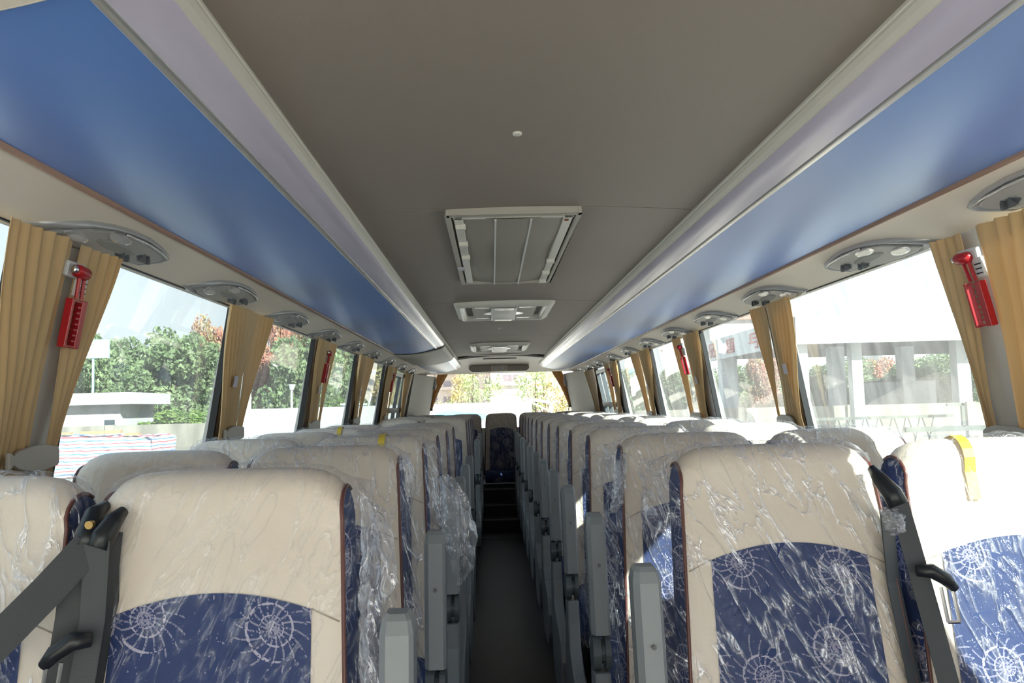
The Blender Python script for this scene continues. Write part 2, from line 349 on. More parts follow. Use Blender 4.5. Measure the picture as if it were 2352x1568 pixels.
# side walls: sill band, pillars, cant panels
WIN = {-1: [(YF+.02, .20), (.40, 1.66), (1.94, 3.02), (3.22, 4.41), (4.62, 5.78), (6.0, 7.30), (7.52, 9.06)],
       1: [(YF+.02, -.45), (.80, 1.88), (2.045, 3.25), (3.43, 4.55), (4.77, 6.0), (6.22, 7.6), (7.8, 9.13)]}  # right wall closed between its first two panes, unseen, added to block sun
ZS, ZT = .95, 1.735
wno = 1
for s, nm in ((-1, 'left'), (1, 'right')):
    w_ = MB()
    w_.grid(lambda u, v: (s*wx(lerp(-.04, ZS, v)), lerp(YF, YB, u), lerp(-.04, ZS, v)), 1, 3)
    edges = [YF]+[e for ab in WIN[s] for e in ab]+[YB]
    for k in range(0, len(edges), 2):
        a, c = edges[k], edges[k+1]
        if c-a > .03: w_.grid(lambda u, v: (s*wx(lerp(ZS, ZT, v)), lerp(a, c, u), lerp(ZS, ZT, v)), 1, 3)
    w_.grid(lambda u, v: (s*lerp(wx(ZT), 1.19, v), lerp(YF, YB, u), lerp(ZT, 2.0, v)), 1, 1)
    o = w_.build('wall_'+nm, M['pillar']); thick(o, .012, 0)
    for p in o.data.polygons: p.use_smooth = False
    tag(o, kind='structure')
    pc = MB()
    for k in range(2, len(edges)-2, 2):
        a, c = edges[k]+.008, edges[k+1]-.008
        pc.prism([(s*(wx(ZS)-.018), ZS), (s*wx(ZS), ZS), (s*wx(1.102), 1.102), (s*wx(ZT), ZT), (s*(wx(ZT)-.018), ZT), (s*(wx(1.102)-.018), 1.102)], 1, a, c)
    tag(pc.build('wall_'+nm, M['pillar'], bevel=.006), kind='structure')
    for a, c in WIN[s]:
        o = MB().grid(lambda u, v: (s*(wx(lerp(ZS, ZT, v))+.006), lerp(a, c, u), lerp(ZS, ZT, v)), 1, 3).build('window_%d' % wno, M['glass'])
        tag(o, kind='structure')
        fr = MB()   # black gasket round the pane
        for y in (a, c):
            fr.prism([(s*(wx(ZS)-.014), ZS), (s*(wx(ZS)+.01), ZS), (s*(wx(ZT)+.01), ZT), (s*(wx(ZT)-.014), ZT)], 1, y-.007, y+.007)
        fr.prism([(s*(wx(ZT)-.012), ZT-.012), (s*(wx(ZT)+.01), ZT-.012), (s*(wx(ZT)+.01), ZT), (s*(wx(ZT)-.012), ZT)], 1, a, c)
        fr.prism([(s*(wx(ZS)-.02), ZS), (s*(wx(ZS)+.01), ZS), (s*(wx(ZS)+.01), ZS+.02), (s*(wx(ZS)-.02), ZS+.02)], 1, a, c)
        g = fr.build('gasket', M['black'], o)
        if c > 9:    # sliding ventilation window in a dark frame
            sf = MB()
            for zz, h in ((1.30, .05), (1.66, .035)):
                sf.prism([(s*(wx(zz)-.035), zz), (s*(wx(zz)+.004), zz), (s*(wx(zz+h)+.004), zz+h), (s*(wx(zz+h)-.035), zz+h)], 1, a+.015, c-.015)
            for y in (a+.03, (a+c)/2+.25, c-.06):
                sf.prism([(s*(wx(1.1)-.03), 1.1), (s*(wx(1.1)+.004), 1.1), (s*(wx(1.69)+.004), 1.69), (s*(wx(1.69)-.03), 1.69)], 1, y-.02, y+.02)
            sf.build('slider_frame', M['darkgrey'], o)
        wno += 1

# front bulkhead and windscreen behind the camera, rear wall and window
fb = MB(); fb.box(-1.2, 1.2, YF-.04, YF, -.04, .45); fb.box(-1.2, 1.2, YF-.04, YF, 1.80, 2.05)
tag(fb.build('wall_front', M['pillar']), kind='structure')
tag(MB().box(-1.17, 1.17, YF-.03, YF-.02, .45, 1.80).build('window_%d' % wno, M['glassclear']), kind='structure'); wno += 1
rb = MB(); rb.box(-1.2, 1.2, YB, YB+.05, -.04, 1.05); rb.box(-1.2, -1.05, YB, YB+.05, 1.05, 1.80); rb.box(1.05, 1.2, YB, YB+.05, 1.05, 1.80); rb.box(-1.2, 1.2, YB, YB+.05, 1.79, 2.0)
tag(rb.build('wall_back', M['beige_grey']), kind='structure')
tag(MB().box(-1.05, 1.05, YB+.015, YB+.025, 1.05, 1.79).build('window_%d' % wno, glass_mat('rear_glass', (.60, .61, .60), .02)), kind='structure')
for s in (-1, 1):   # rounded rear quarter pillars
    g = MB(); g.grid(lambda u, v: (s*(wx(lerp(.95, 1.75, v))-.02-.16*math.sin(u*math.pi/2)**2), lerp(9.75, 11.2, u), lerp(.95, 1.75, v)), 10, 4)
    o = g.build('trim_%d' % (5 if s < 0 else 6), M['rearcol'], smooth=True); thick(o, .03); tag(o, kind='structure')
    v = MB(); v.box(-.10, .10, -.03, .03, -.075, .075)
    o = v.build('speaker_housing', M['beige_grey'], bevel=.028, seg=4); o.location = (s*.95, 11.05, 1.655)
    tag(o, 'rounded beige housing in the upper %s corner of the rear window' % ('left' if s < 0 else 'right'), 'speaker housing', 'housings beside the rear window')
    v = MB(); v.tube([(s*1.035, 11.235, 1.07), (s*1.03, 11.235, 1.60), (s*1.0, 11.235, 1.70), (s*.94, 11.235, 1.76)], .012, 8)
    tag(v.build('trim_%d' % (7 if s < 0 else 8), M['black']), kind='structure')

# cant-rail service panels, side trims
PN = [(.925, 1.805), (.955, 1.789), (1.0, 1.760), (1.035, 1.733), (1.055, 1.720), (1.066, 1.724), (1.075, 1.745)]
def seg(L, t):
    t = t*(len(L)-1); i = min(int(t), len(L)-2); f = t-i
    return (lerp(L[i][0], L[i+1][0], f), lerp(L[i][1], L[i+1][1], f))
for s, nm, n in ((-1, 'left', 9), (1, 'right', 10)):
    def pf(u, v):
        x, z = seg(PN, v); y = lerp(YF, 10.9, u)
        k = max(0, (y-10.2)/.7)**2*.10
        return (s*(x-k*.3), y, z+k*.12*v)
    o = MB().grid(pf, 24, 12).build('trim_%d' % n, M['beige'], smooth=True); tag(o, kind='structure')

# luggage racks
RK_BLUE = [(.583, 1.840), (.64, 1.826), (.70, 1.813), (.78, 1.804), (.86, 1.802), (.925, 1.805)]
RK_LAV = [(.510, 1.871), (.520, 1.862), (.540, 1.852), (.570, 1.8435)]
RK_SIL = [(.568, 1.8445), (.572, 1.839), (.580, 1.837), (.585, 1.840)]
RK_TOP = [(.507, 1.955), (.503, 1.915), (.5045, 1.912), (.503, 1.905), (.5045, 1.902), (.503, 1.895), (.505, 1.885), (.509, 1.874), (.513, 1.871)]
def loft(prof, s, y0, y1, n=2, m=None):
    m = m or (len(prof)-1)
    return MB().grid(lambda u, v: (s*seg(prof, v)[0], lerp(y0, y1, u), seg(prof, v)[1]), n, m)
def rack(s, y0, y1, label, beige=None, name='luggage_rack'):
    t = empty(name, (0, 0, 0)); tag(t, label, 'luggage rack', 'overhead luggage racks')
    t.location = (s*.7, y0, 1.84); T = Vector((-s*.7, -y0, -1.84))
    def add(prof, nm, m, a=y0, c=y1, th=.004, mm=None):
        o = loft(prof, s, a, c, 2, mm).build(nm, m, t, smooth=True); o.location = T; thick(o, th, 0); return o
    yb = y0 if beige is None else beige
    add(RK_BLUE, 'underside_panel', M['blue'], yb)
    add(RK_LAV, 'light_strip', M['lav'], yb)
    add(RK_SIL, 'silver_trim', M['chrome'], yb, th=.003)
    o = add(RK_TOP, 'ridged_trim', M['cream_trim'], y0, th=.004)
    for p in o.data.polygons: p.use_smooth = False
    q = MB().tube([(s*.928, y0, 1.803), (s*.928, y1-.02, 1.803)], .009, 10).build('brown_piping', M['piping'], t, smooth=True); q.location = T
    # rear end cap
    allp = [(.507, 1.955)]+[(.503, 1.90), (.510, 1.871), (.54, 1.852), (.583, 1.840)]+RK_BLUE[1:]+[(.925, 1.955)]
    c = MB().prism([(s*x, z) for x, z in allp], 1, y1-.002, y1+.012).build('end_cap', M['beige_grey'], t); c.location = T
    if beige is not None:
        bp = [(x, z-.006) for x, z in [(.507, 1.90), (.510, 1.871), (.54, 1.850)]+RK_BLUE]
        c = MB().grid(lambda u, v: (s*seg(bp, v)[0], lerp(y0, beige+.25*math.sin(v*math.pi)-.1, u), seg(bp, v)[1]-.004), 4, 24).build('end_fairing', M['beige_grey'], t, smooth=True); c.location = T; thick(c, .01)
    return t
rack(-1, .93, 7.0, 'long blue luggage rack with lavender strip over the left seats')
rack(1, YF, 10.95, 'full length blue luggage rack over the right seats, reaching the rear')
rack(-1, 7.05, 11.0, 'short blue luggage rack with beige front above the rear left seats', beige=8.7)
# beige overhead locker ahead of the left rack
t = empty('overhead_locker', (-.7, 0, 1.84)); tag(t, 'beige overhead locker ahead of the left blue rack, upper left corner', 'locker')
bp = [(.507, 1.955), (.503, 1.90), (.508, 1.866), (.54, 1.846), (.583, 1.832), (.64, 1.818), (.70, 1.805), (.78, 1.796), (.86, 1.794), (.93, 1.797)]
c = MB().grid(lambda u, v: (-seg(bp, v)[0], lerp(YF, .925, u), seg(bp, v)[1]), 2, 18).build('locker_body', M['beige'], t, smooth=True); c.location = (.7, 0, -1.84); thick(c, .01)
c = MB().tube([(-.93, YF, 1.80), (-.93, .925, 1.80)], .009, 10).build('brown_piping', M['piping'], t, smooth=True); c.location = (.7, 0, -1.84)
c = MB().tube([(-x, .927, z-.001) for x, z in bp[1:]], .0045, 8).build('edge_bead', M['beige'], t, smooth=True); c.location = (.7, 0, -1.84)

# ------------------------------------------------------------ reading light / air units
UO = [(.0, 1.04), (.165, .984), (.25, .968), (.33, .961), (.43, .960), (.52, .967), (.585, .977), (.61, .986), (.60, 1.0), (.565, 1.014), (.52, 1.031), (.43, 1.036), (.30, 1.046), (.16, 1.052), (.05, 1.050)]
def pz(x): return 1.805-.649*(x-.927)
def unit_meshes(s):
    out = {}
    L = (1+.649**2)**.5; nrm = Vector((-s*.649/L, 0, -1/L))   # points down into the cabin
    def P(y, x, h=0): p = Vector((s*x, y-.27, pz(x))) + nrm*h - Vector((s*1.005, 0, pz(1.005))); return tuple(p)
    n = len(UO); cy = sum(p[0] for p in UO)/n; cx = sum(p[1] for p in UO)/n
    def ring(k, h): return [P(cy+(y-cy)*k, cx+(x-cx)*k, h) for y, x in UO]
    def stack(levels):
        b = MB(); i0 = 0
        for k, h in levels: b.v += ring(k, h)
        for a in range(len(levels)-1):
            for q in range(n): b.f.append((a*n+q, a*n+(q+1) % n, (a+1)*n+(q+1) % n, (a+1)*n+q))
        b.f.append(tuple((len(levels)-1)*n+q for q in range(n))); return b
    out['housing'] = stack([(1.0, -.004), (1.0, .003), (.96, .009), (.90, .011), (.86, .007)]).mesh('unit_housing', M['silver'], False)
    for p in out['housing'].polygons: p.use_smooth = True
    out['face_panel'] = stack([(.80, .006), (.80, .012), (.76, .013)]).mesh('unit_face', mat('unit_face', (.40, .39, .37), .35), False)
    def disc(y, x, ry, rx, h0, h1, k=.8, m=16):
        b = MB()
        for kk, h in ((1, h0), (1, h1), (k, h1+.002)):
            b.v += [P(y+math.cos(2*math.pi*q/m)*ry*kk, x+math.sin(2*math.pi*q/m)*rx*kk, h) for q in range(m)]
        for a in range(2):
            for q in range(m): b.f.append((a*m+q, a*m+(q+1) % m, (a+1)*m+(q+1) % m, (a+1)*m+q))
        b.f.append(tuple(2*m+q for q in range(m))); return b
    out['speaker_grille'] = disc(.33, 1.008, .095, .012, .011, .014).mesh('unit_grille', mat('grille', (.33, .33, .31), .5, bump=((900, 900, 900), .6, .002)), False)
    lamps = MB()
    for y, x in ((.17, 1.022), (.30, .988)):
        bb = disc(y, x, .05, .014, .016, .022, .7); i = len(lamps.v); lamps.v += bb.v; lamps.f += [tuple(i+k for k in f) for f in bb.f]
    out['reading_lamp_1'] = disc(.16, 1.020, .05, .012, .010, .016, .7).mesh('unit_lamp', M['chrome'])
    out['reading_lamp_2'] = disc(.30, .985, .055, .012, .010, .016, .7).mesh('unit_lamp', M['chrome'])
    fins = []
    for y, x in ((.385, 1.020), (.475, 1.006)):
        b = disc(y, x, .036, .009, .011, .013, .9)
        for dy in (-.014, .012):
            i = len(b.v); m = 10
            pts = [P(y+dy+.004*0, x-.011+.022*q/m, .012+.018*math.sin(math.pi*q/m)) for q in range(m+1)]
            pts2 = [P(y+dy+.006, x-.011+.022*q/m, .012+.018*math.sin(math.pi*q/m)) for q in range(m+1)]
            b.v += pts+pts2; N = m+1
            b.f.append(tuple(i+q for q in range(N))); b.f.append(tuple(i+N+q for q in range(N)))
            for q in range(m): b.f.append((i+q, i+q+1, i+N+q+1, i+N+q))
        fins.append(b.mesh('unit_outlet', M['darkgrey']))
    out['air_outlet_1'], out['air_outlet_2'] = fins
    # long chrome-edged light slot along the inner side
    b = MB(); b.tube([P(.30, .9705, .014), P(.42, .968, .017), (P(.52, .974, .016)), P(.575, .983, .012)], .003, 6); out['accent_strip'] = b.mesh('unit_strip', M['chrome'], True)
    return out
UL = [1.91, 2.765, 3.62, 4.46, 5.30, 6.16, 7.12, 8.16, 9.15]; UR = [1.50, 2.317, 3.209, 4.06, 4.90, 5.70, 6.55, 7.42, 8.40, 9.2, 10.05]
ORD = ['nearest', 'second', 'third', 'fourth', 'fifth', 'sixth', 'seventh', 'eighth', 'ninth', 'tenth', 'eleventh', 'twelfth']
for s, ys, nm in ((-1, UL, 'left'), (1, UR, 'right')):
    um = unit_meshes(s)
    for i, y in enumerate(ys):
        e = empty('air_outlet_unit', (s*1.005, y, pz(1.005)))
        tag(e, 'silver reading-lamp and air unit, %s one above the %s windows' % (ORD[i] if i else 'nearest', nm), 'air unit', 'air units over the %s windows' % nm)
        for k, me in um.items(): obj(k.rstrip('_12') if k[-1] in '12' else k, me, e)

# ------------------------------------------------------------ roof hatch, air return vents, studs
h = empty('roof_hatch', (-.035, 3.13, 1.925)); tag(h, 'closed rectangular roof hatch with pale frame and mesh blind', 'roof hatch')
W, Lh = .205, .70
b = MB()
for a in ((-W, W, -Lh, -Lh+.03), (-W, W, Lh-.02, Lh), (-W, -W+.014, -Lh, Lh), (W-.014, W, -Lh, Lh)): b.box(a[0], a[1], a[2], a[3], -.016, .012)
b.build('frame', M['beige_grey'], h, bevel=.003)
b = MB()
for a in ((-W+.020, W-.020, -Lh+.05, -Lh+.064), (-W+.022, -W+.050, -Lh+.05, Lh-.03), (W-.050, W-.022, -Lh+.05, Lh-.03)): b.box(a[0], a[1], a[2], a[3], -.014, .012)
b.build('inner_frame', M['cream_trim'], h, bevel=.002)
g = MB().grid(lambda u, v: (lerp(-.155, .155, v), lerp(-Lh+.05, Lh-.01, u), -.006-.012*math.sin(v*math.pi)-.004*math.sin(u*11)), 24, 12).build('blind', M['hatch'], h, smooth=True)
for x in (-.055, .055): MB().box(x-.003, x+.003, -Lh+.06, Lh-.015, -.021, -.014).build('blind_rib', M['white'], h)
for x, y in ((-.165, -.555), (-.165, -.28), (-.165, -.02), (.165, .10), (.165, .38), (.165, .62)):
    MB().box(x-.016, x+.016, y-.012, y+.012, -.028, -.010).build('clip', M['cream_trim'], h, bevel=.003)
MB().box(-.205, -.175, .17, .23, -.0275, -.024).build('sticker', M['paper'], h)
MB().cyl((.16, -.665, -.028), .007, 2, .004, 10).build('screw', mat('rust', (.25, .10, .04), .8), h)
for i, (y0, y1, hw_) in enumerate(((4.62, 5.46, .288), (7.69, 8.60, .288))):
    c = (y0+y1)/2; L2 = (y1-y0)/2
    v = empty('ceiling_vent', (-.03, c, 1.93)); tag(v, '%s return air vent in the ceiling, wide beige surround with silver centre' % ('nearer' if i == 0 else 'farther'), 'ceiling vent', 'return air vents')
    # surround as a frame with a sunken middle
    b = MB(); lv = [(1.0, 1.0, .012), (1.0, 1.0, -.012), (.90, .90, -.030), (.82, .80, -.026), (.79, .74, .005)]
    P4 = [(-1, -1), (1, -1), (1, 1), (-1, 1)]; RC = []
    def rr(kx, ky, z, m=5, rad=.12):
        pts = []
        for cx_, cy_, a0 in ((1, 1, 0), (-1, 1, 90), (-1, -1, 180), (1, -1, 270)):
            for q in range(m):
                a = math.radians(a0+90*q/(m-1)); pts.append(((cx_*(kx*hw_-.03)+math.cos(a)*.03), (cy_*(ky*L2-.03)+math.sin(a)*.03), z))
        return pts
    n = 20
    for kx, ky, z in lv: b.v += rr(kx, ky, z)
    for a in range(len(lv)-1):
        for q in range(n): b.f.append((a*n+q, a*n+(q+1) % n, (a+1)*n+(q+1) % n, (a+1)*n+q))
    b.build('surround', M['cream_trim'], v, smooth=True)
    MB().box(-.8*hw_, .8*hw_, -.78*L2, .78*L2, .003, .008).build('backing', M['black'], v)
    MB().box(-.66*hw_, .66*hw_, -.72*L2, .72*L2, -.020, .0).build('louvre_plate', M['beige_grey'], v, bevel=.004)
    MB().box(-.265*hw_, .265*hw_, -.84*L2, .84*L2, -.034, -.019).build('centre_console', M['silver'], v, bevel=.006)
    for x in (-1, 1):
        MB().prism([(x*.27*hw_, -.18*L2), (x*.42*hw_, 0), (x*.27*hw_, .18*L2)], 2, -.026, -.019).build('catch', M['lens'], v)
        for yy in (-.66, .66): MB().box(min(x*.3, x*.6)*hw_, max(x*.3, x*.6)*hw_, yy*L2-.012, yy*L2+.012, -.023, -.019).build('lamp_bar', M['lens'], v)
    for yy in (-.7, .72): MB().box(-.19*hw_, .19*hw_, yy*L2-.03, yy*L2+.03, -.037, -.033).build('lamp_bar', M['chrome'], v)
for i, y in enumerate((1.756, 6.247)):
    o = MB().cyl((0, 0, 0), .010, 2, .006, 16).build('ceiling_stud', M['cream_trim'], bevel=.001); o.location = (-.045, y, 1.929)
    tag(o, 'small round stud in the ceiling, %s' % ('ahead of the roof hatch' if i == 0 else 'between the two air vents'), 'stud')

# ------------------------------------------------------------ curtains, holders, hammers
CUR = [(-1, .10, .60, .25, .40, -1, 'gold curtain on the pillar ahead of the nearest left one'), (1, .30, 1.0, .42, 1.0, -1, 'gold curtain on the pillar ahead of the nearest right one'),
       (-1, 1.595, 1.84, 1.70, 1.845, -1, 'nearest left curtain, gathered at the front left edge'),
       (-1, 1.875, 2.06, 1.905, 1.945, 1, 'gold curtain just behind the nearest left pillar'),
       (-1, 2.956, 3.222, 3.10, 3.297, -1, 'gold curtain before the second left pillar'), (-1, 3.24, 3.485, 3.297, 3.355, 1, 'gold curtain behind the second left pillar'),
       (-1, 4.49, 4.71, 4.595, 4.82, -1, 'gold curtain before the third left pillar'), (-1, 4.72, 4.917, 4.825, 4.889, 1, 'gold curtain behind the third left pillar'),
       (-1, 5.858, 6.144, 6.064, 6.25, -1, 'gold curtain before the fourth left pillar'), (-1, 6.15, 6.485, 6.26, 6.366, 1, 'gold curtain behind the fourth left pillar'),
       (-1, 7.516, 7.85, 7.548, 7.95, -1, 'gold curtain before the fifth left pillar'), (-1, 7.86, 8.054, 7.96, 8.05, 1, 'gold curtain behind the fifth left pillar'),
       (-1, 8.90, 9.69, 9.138, 9.55, -1, 'rearmost gold curtain on the left side'),
       (1, 1.962, 2.084, 2.02, 2.062, 1, 'gold curtain behind the nearest right pillar and red hammer'), (1, 1.56, 1.885, 1.72, 1.935, -1, 'nearest right curtain at the right picture edge'),
       (1, 3.42, 3.595, 3.555, 3.582, 1, 'gold curtain behind the second right pillar'), (1, 3.142, 3.39, 3.316, 3.49, -1, 'sunlit gold curtain before the second right pillar'),
       (1, 4.98, 5.178, 5.07, 5.203, 1, 'gold curtain behind the third right pillar'), (1, 4.566, 4.90, 4.772, 4.95, -1, 'sunlit gold curtain before the third right pillar'),
       (1, 6.42, 6.735, 6.47, 6.646, 1, 'gold curtain behind the fourth right pillar'), (1, 6.022, 6.40, 6.30, 6.45, -1, 'sunlit gold curtain before the fourth right pillar'),
       (1, 8.05, 8.345, 8.22, 8.406, 1, 'gold curtain behind the fifth right pillar'), (1, 7.588, 8.03, 7.93, 8.18, -1, 'gold curtain before the fifth right pillar'),
       (1, 9.25, 10.12, 9.541, 9.945, 1, 'rearmost gold curtain on the right side')]
for ci, (s, t0, t1, b0, b1, win, lab) in enumerate(CUR):
    fy = .975 if s < 0 else .98
    t0, t1, b0, b1 = t0*fy, t1*fy, b0*fy, b1*fy; ci -= 2
    ym = (t0+t1)/2; random.seed(ci)
    npl = max(7, int((t1-t0)/.020)); ph = random.random()*6
    def cf(u, v):
        z = lerp(1.722, .86, v)
        k = min(1, (1.722-z)/.455)
        e = smooth(k)**.9 if k < 1 else 1
        kk = k if win < 0 else k**1.25
        f = lerp(k, k*k*(3-2*k), .35)
        y0 = lerp(t0, b0, f); y1 = lerp(t1, b1, f)
        if z < 1.26:
            sp = (1.26-z)/.4*.35*(t1-t0); y0 -= sp*.4; y1 += sp*.4
        # pleats crowd on the window side
        uu = u**.75 if win > 0 else 1-(1-u)**.75
        wgt = .25+.75*(uu if win > 0 else 1-uu)
        if ci in (0, 12): wgt = .25+.75*uu if ci == 0 else .25+.75*uu
        y = lerp(y0, y1, uu)
        am = .0085*lerp(1, .6, k)
        x = wx(max(z, .95))-.047+am*wgt*math.sin(u*npl*2*math.pi*.5+ph+.6*math.sin(v*5))+.004*math.sin(v*9+u*5)
        return (s*x, y-ym, z-1.72)
    o = MB().grid(cf, npl*6, 26).build('window_curtain', M['curtain'], smooth=True); o.location = (0, ym, 1.72)
    thick(o, .0015, 0)
    tag(o, lab, 'curtain', 'gold window curtains')
    if ci in (2, 4, 6, 8, 10, 14, 16, 18, 20):
        yy = (lerp(t0, b0, .5)+lerp(t1, b1, .5))/2-ym-.03; z = 1.455
        q = MB().quad((s*(wx(z)-.064), yy-.022, z-1.72-.02), (s*(wx(z)-.064), yy+.022, z-1.72-.02), (s*(wx(z)-.072), yy+.022, z-1.72+.02), (s*(wx(z)-.072), yy-.022, z-1.72+.02)).build('paper_tag', M['paper'], o)
        q['label'] = 'small lilac paper square'
HO = [(-1, 1.765, 1.965, 1.256, 'nearest left curtain holder'), (-1, 3.165, 3.40, 1.265, 'curtain holder on the second left pillar'), (-1, 4.63, 4.89, 1.262, 'curtain holder on the third left pillar'), (-1, 6.10, 6.36, 1.262, 'curtain holder on the fourth left pillar'), (-1, 7.80, 8.06, 1.262, 'curtain holder on the fifth left pillar'),
      (1, 1.90, 2.087, 1.233, 'nearest right curtain holder'), (1, 3.42, 3.61, 1.243, 'curtain holder on the second right pillar'), (1, 4.93, 5.2, 1.243, 'curtain holder on the third right pillar'), (1, 6.43, 6.66, 1.243, 'curtain holder on the fourth right pillar'), (1, 8.15, 8.41, 1.25, 'curtain holder on the fifth right pillar')]
for s, y0, y1, z, lab in HO:
    y0 *= .962 if s < 0 else .968; y1 *= .962 if s < 0 else .968
    L_ = y1-y0; e = empty('curtain_holder', (s*(wx(z)-.062), (y0+y1)/2, z)); tag(e, 'beige plastic '+lab, 'curtain holder', 'beige plastic curtain holders')
    pr = [(-.5, -.008), (-.40, -.02), (-.2, -.027), (.2, -.029), (.42, -.022), (.5, -.014), (.5, .014), (.42, .022), (.2, .029), (-.2, .027), (-.40, .02), (-.5, .008)]
    if s < 0: pr = [(-.5, -.017), (-.46, -.017), (-.41, -.009), (-.3, -.019), (-.05, -.027), (.2, -.027), (.47, -.020), (.5, -.014), (.5, .014), (.47, .022), (.2, .029), (-.05, .027), (-.3, .019), (-.41, .009), (-.46, .017), (-.5, .017)]
    b = MB().prism([(p*L_, q) for p, q in pr], 0, -.005, .005); b.build('clip_plate', M['beige_grey'], e, bevel=.002)
    MB().box(min(s*.004, s*.05), max(s*.004, s*.05), -.02, .02, -.012, .012).build('mount', M['beige_grey'], e)
    if s > 0:
        for dy in (-.02, .025): MB().cyl((-s*.006, dy, 0), .007, 0, .003, 14).build('screw_cap', M['pillar'], e)

def hammer(s, y, label, flip):
    z0 = 1.585; e = empty('emergency_hammer', (s*(wx(z0)-.045), y*.975, z0)); tag(e, label, 'hammer', 'red emergency hammers')
    e.rotation_euler = (0, -s*math.atan(.203), 0)
    d = -1 if flip < 0 else 1      # direction the steel tip points along y
    i = -s                          # towards the cabin
    def bx(b, a, c, y0, y1, za, zb): b.box(min(i*a, i*c), max(i*a, i*c), min(d*y0, d*y1), max(d*y0, d*y1), za, zb); return b
    bx(MB(), -.006, .008, -.035, .048, .062, .098).build('bracket', M['white'], e, bevel=.008)
    b = bx(MB(), -.006, .010, -.048, -.012, .025, .072); b.build('bracket_grip', M['white'], e, bevel=.003)
    b = MB()
    for k in range(3): bx(b, .009, .011, -.044, -.020, .033+k*.011, .036+k*.011)
    b.build('grip_slot', M['black'], e)
    b = MB(); b.tube([(i*.018, d*.030, .080), (i*.018, d*.020, .079), (i*.018, -d*.012, .076), (i*.018, -d*.020, .073)], [.011, .0145, .015, .008], 14); b.build('hammer_head', M['red'], e, smooth=True)
    b = MB(); b.tube([(i*.018, d*.026, .080), (i*.018, d*.040, .080), (i*.018, d*.043, .080)], [.009, .009, .006], 12); b.build('steel_tip', M['steel'], e, smooth=True)
    b = MB()
    for yy in (.010, -.012): b.tube([(i*.018, d*yy, .072), (i*.017, d*(yy-.008), .02), ], .0045, 8)
    b.build('neck', M['red'], e)
    sh = -.010
    def yv(z, q): return q+sh-(.02-z)*.16*(1 if True else 0)
    b = MB()
    for q0, q1 in ((.034, .026), (-.030, -.010)):
        b.v += []; n0 = len(b.v)
        za, zb = .018, -.090
        for zz in (za, zb):
            for qq in (q0, q1):
                for dx in (.006, .024): b.v.append((i*dx, d*(qq+sh-(.018-zz)*.03), zz))
        for f in ((0, 1, 3, 2), (4, 6, 7, 5), (0, 4, 5, 1), (2, 3, 7, 6), (0, 2, 6, 4), (1, 5, 7, 3)): b.f.append(tuple(n0+k for k in f))
    b.build('handle_guard', M['red'], e, bevel=.002)
    b = MB()
    for k in range(9):
        zz = .014-k*.0125; qs = -(.018-zz)*.03+sh
        bx(b, .008, .022, qs-.012, qs+.006 if 0 < k < 8 else qs+.032, zz-.002, zz+.002)
    b.build('finger_rungs', M['red'], e)
    return e
hammer(-1, 1.872, 'red emergency hammer between the two nearest left curtains', -1)
hammer(-1, 4.72, 'red emergency hammer on the third left pillar', -1)
hammer(-1, 7.85, 'red emergency hammer on the fifth left pillar, farthest left one', -1)
hammer(1, 1.955, 'red emergency hammer on the nearest right pillar', 1)
hammer(1, 5.01, 'red emergency hammer on the third right pillar', 1)
hammer(1, 8.10, 'red emergency hammer on the fifth right pillar, farthest right one', 1)
for s in (-1, 1):   # rear window side curtains, swept diagonally to a clip
    def rc(u, v):
        f = v; xt0, xt1, xb0, xb1 = .70, .84, .925, .965
        x = lerp(lerp(xt0, xt1, u), lerp(xb0, xb1, u), f+.18*math.sin(f*math.pi)*.5)
        return (s*x, 11.16+.012*math.sin(u*22), lerp(1.785, 1.30, f))
    o = MB().grid(rc, 30, 12).build('rear_curtain', M['curtain'], smooth=True); thick(o, .002)
    tag(o, 'gold curtain swept diagonally on the %s of the rear window' % ('left' if s < 0 else 'right'), 'curtain', 'rear window curtains')
    q = MB().box(-.05, .05, -.02, .03, -.018, .018).build('curtain_clip', M['darkgrey'], bevel=.006); q.location = (s*.965, 11.17, 1.315)
    tag(q, 'dark clip holding the %s rear curtain' % ('left' if s < 0 else 'right'), 'clip')

# ------------------------------------------------------------ seats
def hw(z): return .183+max(0, 1.22-z)*.042
FR = []
for i in range(15):
    z = lerp(.50, 1.19, i/14); FR.append((-(1.195-z)*.20-.006*math.sin((z-.5)/.7*math.pi), z))
ARC = [(.05-.055*math.cos(a), 1.195+.057*math.sin(a)) for a in [math.pi*k/10 for k in range(1, 10)]]
BK = [(y+.11, z) for y, z in reversed(FR)]
PROF = FR+ARC+BK; NP = len(PROF)
def sp(k, u, off=0):
    """surface point at profile index k, across u in -1..1"""
    y, z = PROF[k]; t = max(0, min(1, (z-1.10)/.15)); au = min(1, abs(u))
    z2 = z-t*(.029*au**9+.004*au**2)
    x = hw(z)*u
    if k < 15: y -= .010*(1-au**4)*min(1, (1.22-z)/.15)
    return Vector((x, y, z2))
def seat_shell():
    b = MB(); b.grid(lambda u, v: tuple(sp(round(u*(NP-1)), lerp(-1, 1, v))), NP-1, 20)
    return b.mesh('seat_back', M['cream'], True)
def side_mesh(s):
    H = NP//2
    def f(u, v):
        i = round(u*H); i = min(i, NP-1-i); a = sp(i, s); c = sp(NP-1-i, s)
        p = a.lerp(c, v); p.x += s*.010*math.sin(v*math.pi)*min(1, (H-i)/4); return tuple(p)
    return MB().grid(f, H, 6).mesh('side_gusset', M['fabric'], True)
def pipe_mesh(s):
    pts = [sp(k, s)+Vector((s*.001, -.001, .001)) for k in range(0, 22)]
    return MB().tube(pts, .0034, 8).mesh('piping', M['seatpipe'], True)
